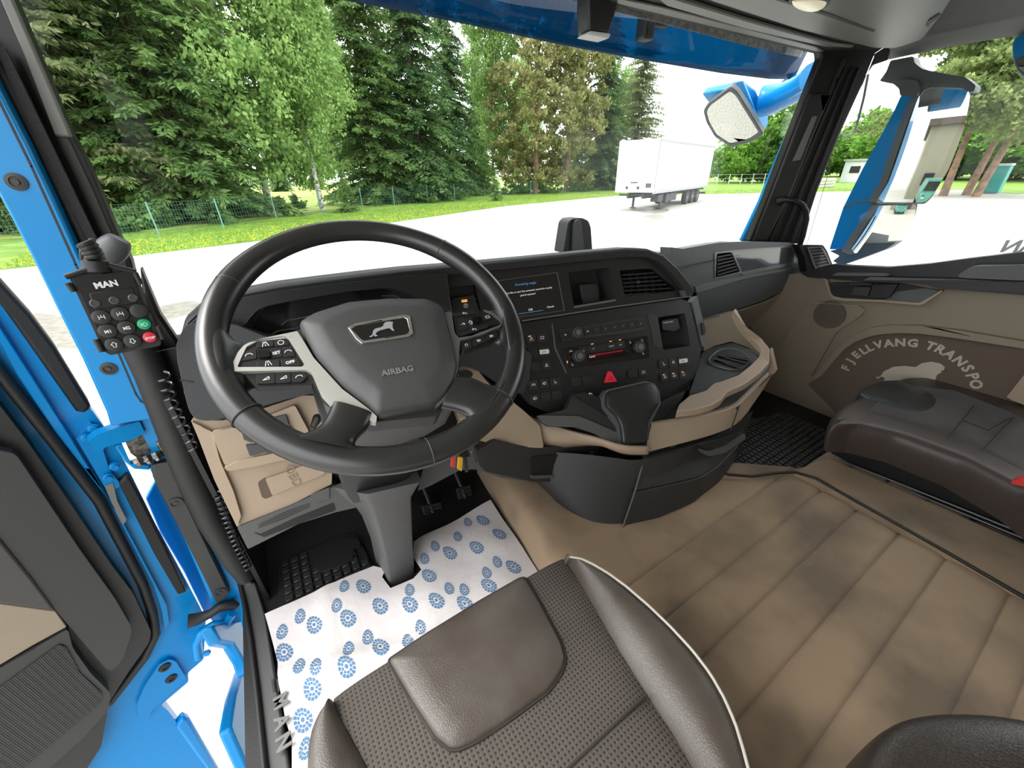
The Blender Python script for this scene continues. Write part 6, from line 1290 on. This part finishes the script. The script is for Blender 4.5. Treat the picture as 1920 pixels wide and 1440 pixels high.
# right bolster: from the seam up to the piping
Ro = resamp(smooth([PZ(-.635).u(*p) for p in [(1066, 1046), (1093, 1050), (1154, 1086), (1236, 1157), (1318, 1246), (1369, 1336), (1400, 1440), (1425, 1560), (1440, 1700)]], 1, False), 44)
rows = []
for i, (a, c) in enumerate(zip(Rs, Ro)):
    c = Vector(c); row = [Vector((a.x, a.y, a.z - .006))]
    for t in (.08, .2, .35, .5, .65, .8, .92, 1.0):
        p = a.lerp(c, t); p.z = a.z - .002 + (c.z - a.z) * (t ** .8) + .012 * math.sin(t * math.pi); row.append(p)
    for dx, dz in ((.008, -.012), (.010, -.04), (.004, -.14)): row.append(Vector((c.x + dx, c.y, c.z + dz)))
    rows.append(row)
loft('side_bolster', [[Vector((p.x, p.y + .014, p.z - .05)) for p in rows[0]]] + rows, M_BROWNL, ds, ang=80)
tube('piping', [Vector((p.x + .003, p.y, p.z + .001)) for p in Ro], .0022, mat('pale_piping', (.45, .42, .36), .5), ds, 8)
Lo = resamp(smooth([PZ(-.645).u(*p) for p in [(612, 1316), (594, 1340), (585, 1385), (584, 1440), (610, 1560), (700, 1800)]], 1, False), 44)
rows = []
for a, c in zip(Ls, Lo):
    row = [Vector((a.x, a.y, a.z - .006))]
    for t in (.1, .3, .5, .7, .9, 1.0):
        p = a.lerp(c, t); p.z = a.z - .002 + (c.z - a.z) * t + .010 * math.sin(t * math.pi); row.append(p)
    for dx, dz in ((-.008, -.014), (-.010, -.05), (-.004, -.16)): row.append(Vector((c.x + dx, c.y, c.z + dz)))
    rows.append(row)
loft('side_bolster', [[Vector((p.x, p.y + .012, p.z - .05)) for p in rows[0]]] + rows, M_BROWNL, ds, ang=80)
b = MB(); b.box((.14, .05, -.93), (.34, .34, .24)); b.build('seat_base', M_BLACK, ds, bev=.02)
b = MB(); b.box((.14, .08, -.80), (.44, .5, .10)); b.build('seat_pan', M_BLACK, ds, bev=.02)
ar = thing('armrest', 'dark brown leather armrest end rising into the lower right corner of the picture', 'armrest', Vector((.45, -.15, -.55)))
az = PZ(-.47); P = [az.u(*p) for p in smooth([(1598, 1470), (1606, 1420), (1640, 1375), (1690, 1350), (1760, 1343), (1850, 1345), (1960, 1365), (2050, 1420), (2100, 1600), (1900, 1800), (1650, 1700)], 1)]
dome('leather_pad', P, Vector((0, 0, 1)), [(.96, -.09), (1.0, -.06), (1.0, -.01), (.97, .008), (.9, .018), (.6, .026), (.2, .028)], mat('dark_brown_leather', (.030, .023, .019), .38, spec=.6, bump=('leather', 420, .6, .0010)), ar, ang=80, sub=1)
# passenger seat
ps_ = thing('passenger_seat', 'brown leather passenger seat cushion with dark knee pad on a grooved rail', 'seat', Vector((1.8, .1, -.93)))
pz2 = PZ(-.745); SU = mat('brown_suede', (.070, .058, .050), .85, sheen=.1, var=(9, (.042, .036, .033), .42, .62, 6))
out = [(1556, 800), (1558, 782), (1575, 762), (1630, 735), (1692, 708), (1730, 707), (1800, 720), (1920, 752), (2100, 820), (2300, 1000), (2200, 1120), (1920, 925), (1800, 862), (1680, 818), (1600, 800)]
P = [pz2.u(*p) for p in fillet(out, 10, 3)]
c_ = Vector((1.83, .1, 0)); c_.z = pz2.p.z
dome('cushion_side', P, Vector((0, 0, 1)), [(.965, -.105), (.985, -.085), (1.0, -.05), (1.005, -.02), (.99, -.004), (.95, .008), (.90, .011), (.8, .012)], mat('passenger_leather', (.055, .042, .037), .42, spec=.5, bump=('leather', 350, .4, .001)), ps_, cen=c_, ang=80, sub=1)
dome('cushion_top', [pz2.up(.010).u(*p) for p in fillet([(1625, 772), (1640, 755), (1705, 722), (1790, 732), (1900, 775), (2050, 860), (2060, 960), (1920, 885), (1830, 840), (1740, 805), (1680, 790)], 8)], Vector((0, 0, 1)), [(1.02, -.03), (1, -.002), (.98, .002), (.5, .003)], SU, ps_, ang=70)
dome('knee_pad', [pz2.up(.008).u(*p) for p in fillet(c8([(985, 955), (1020, 920), (1130, 885), (1220, 882), (1320, 930), (1400, 960), (1432, 1000), (1415, 1035), (1360, 1065), (1280, 1068), (1150, 1025), (1040, 990)]), 5)], Vector((0, 0, 1)), [(1.02, -.04), (1, -.004), (.985, .003), (.95, .006), (.5, .009)], mat('slate_leather', (.035, .038, .040), .36, spec=.6, bump=('leather', 350, .3, .0008)), ps_, ang=70)
for L in ([(1600, 800), (1530, 770 + 0)], ): pass
b = MB()
for L in ([(1490, 1205), (1640, 1020)], [(1690, 1268), (1860, 1085)], [(1580, 1105), (1720, 1160), (1840, 1090)]):
    b.tube([pz2.up(.019).u(*p) for p in c8(L)], .0016, 5)
b.build('cushion_seam', mat('seam_brown', (.03, .025, .02)), ps_)
b = MB(); b.tube([pz2.up(.009).u(*p) for p in [(1562, 790), (1590, 786), (1640, 796), (1720, 812), (1800, 842), (1920, 902), (2010, 950)]], .0022, 6); b.build('piping', M_BLACK, ps_)
b = MB()
for L in ([(862, 1095), (885, 1098), (905, 1104), (930, 1106)], [(905, 1095), (925, 1098)], [(872, 1155), (880, 1160)]):
    q = Pl((1.575, 0, 0), (-1, 0, 0)); b.add(*ribbon_geo([q.u(*p) for p in c8(L)], .003, q.n, .0008))
b.build('worn_scuff', M_WHITE, ps_)
qx = PX(1.60)
pslab('seat_base_panel', [(1557, 845), (1565, 838), (1700, 880), (1920, 965), (2100, 1060), (2100, 1160), (1925, 1030), (1560, 872)], qx, .3, M_BLACK, ps_, bev=.006)
b = MB()
for k in range(4):
    q = PX(1.585); b.tube([q.u(1556, 855 + 6 * k), q.u(1700, 912 + 7 * k), q.u(1925, 1003 + 9 * k), q.u(2050, 1052 + 10 * k)], .0035, 8)
b.build('rail_groove', mat('rail_metal', (.10, .10, .10), .4, metal=.6), ps_)
bu = thing('belt_buckle', 'black seat belt buckle with a red release button beside the passenger seat', 'seat belt buckle', PX(1.52).u(1915, 940))
pslab('buckle_body', [(1908, 912), (1925, 900), (1960, 910), (1975, 980), (1920, 965)], PX(1.52), .03, M_BLACK, bu, r=3, bev=.006)
pslab('release_button', [(1895, 903), (1915, 898), (1950, 900), (1945, 914), (1900, 912)], PX(1.52), .025, mat('release_red', (.65, .04, .04), .4), bu, off=.004, r=2, bev=.004)

# ------------------------------------------------------------------ behind the truck, seen in the mirrors
b = MB()
bd = thing('warehouse', 'beige building with a brown canopy reflected in the side mirror', 'building', Vector((7.0, -24, GZ)))
m_b = mat('beige_render', (.26, .24, .18), .8); m_br = mat('brown_cladding', (.09, .07, .06), .7)
b = MB(); b.box((7.4, -24, GZ + 2.8), (9, 10, 5.6)); b.build('wall', m_b, bd)
b = MB(); b.box((7.4, -24, GZ + 5.8), (9.6, 10.6, .5)); b.build('roof', m_br, bd)
b = MB(); b.box((6.6, -18.97, GZ + 1.6), (1.6, .1, 3.0)); b.build('gate', m_br, bd)
b = MB(); b.box((4.2, -18.96, GZ + 1.6), (.9, .1, .9)); b.build('window', mat('dark_pane', (.03, .03, .035)), bd)

# right flank of the cab (mirrored in the side mirror)
b = MB(); b.box((2.24, .2, -1.15), (.05, 1.9, 1.5)); b.box((2.24, -.9, .0), (.05, .9, 3.4)); structure(b.build('wall_flank', M_BLUE, None, bev=.03))

vn = thing('parked_van', 'small green van parked by the warehouse, seen only in the side mirror', 'van', Vector((4.6, -16.0, GZ)))
m_gv = mat('green_car_paint', (.08, .30, .24), .3, coat=.5)
def vp(x, z): return Vector((4.6 + x, -17.6, GZ + z))
slab('body', [vp(x, z) for x, z in fillet([(-.85, .35), (.85, .35), (.85, 1.0), (.70, 1.75), (-.70, 1.75), (-.85, 1.0)], .1)], (0, 3.2, 0), m_gv, vn, bev=.08, seg=3)
slab('bonnet', [vp(x, z) + Vector((0, 3.1, 0)) for x, z in fillet([(-.82, .35), (.82, .35), (.82, .85), (.70, .98), (-.70, .98), (-.82, .85)], .1)], (0, .9, 0), m_gv, vn, bev=.08, seg=3)
slab('windscreen', [vp(x, z) + Vector((0, 3.19, 0)) for x, z in [(-.72, 1.05), (.72, 1.05), (.62, 1.62), (-.62, 1.62)]], (0, .03, 0), M_GLOSSB, vn, bev=.01)
for sx2 in (-.72, .72):
    for yy in (.5, 3.3): lathe('wheel', Vector((4.6 + sx2 - .1, -17.6 + yy, GZ + .32)), (1, 0, 0), [(.32, 0), (.32, .2), (.2, .21)], M_RUBBER, vn, 18)
for sx2 in (-.62, .62): lathe('headlamp', Vector((4.6 + sx2, -13.62, GZ + .75)), (0, 1, 0), [(.12, 0), (.12, .05), (.05, .06)], M_CHROME, vn, 14)
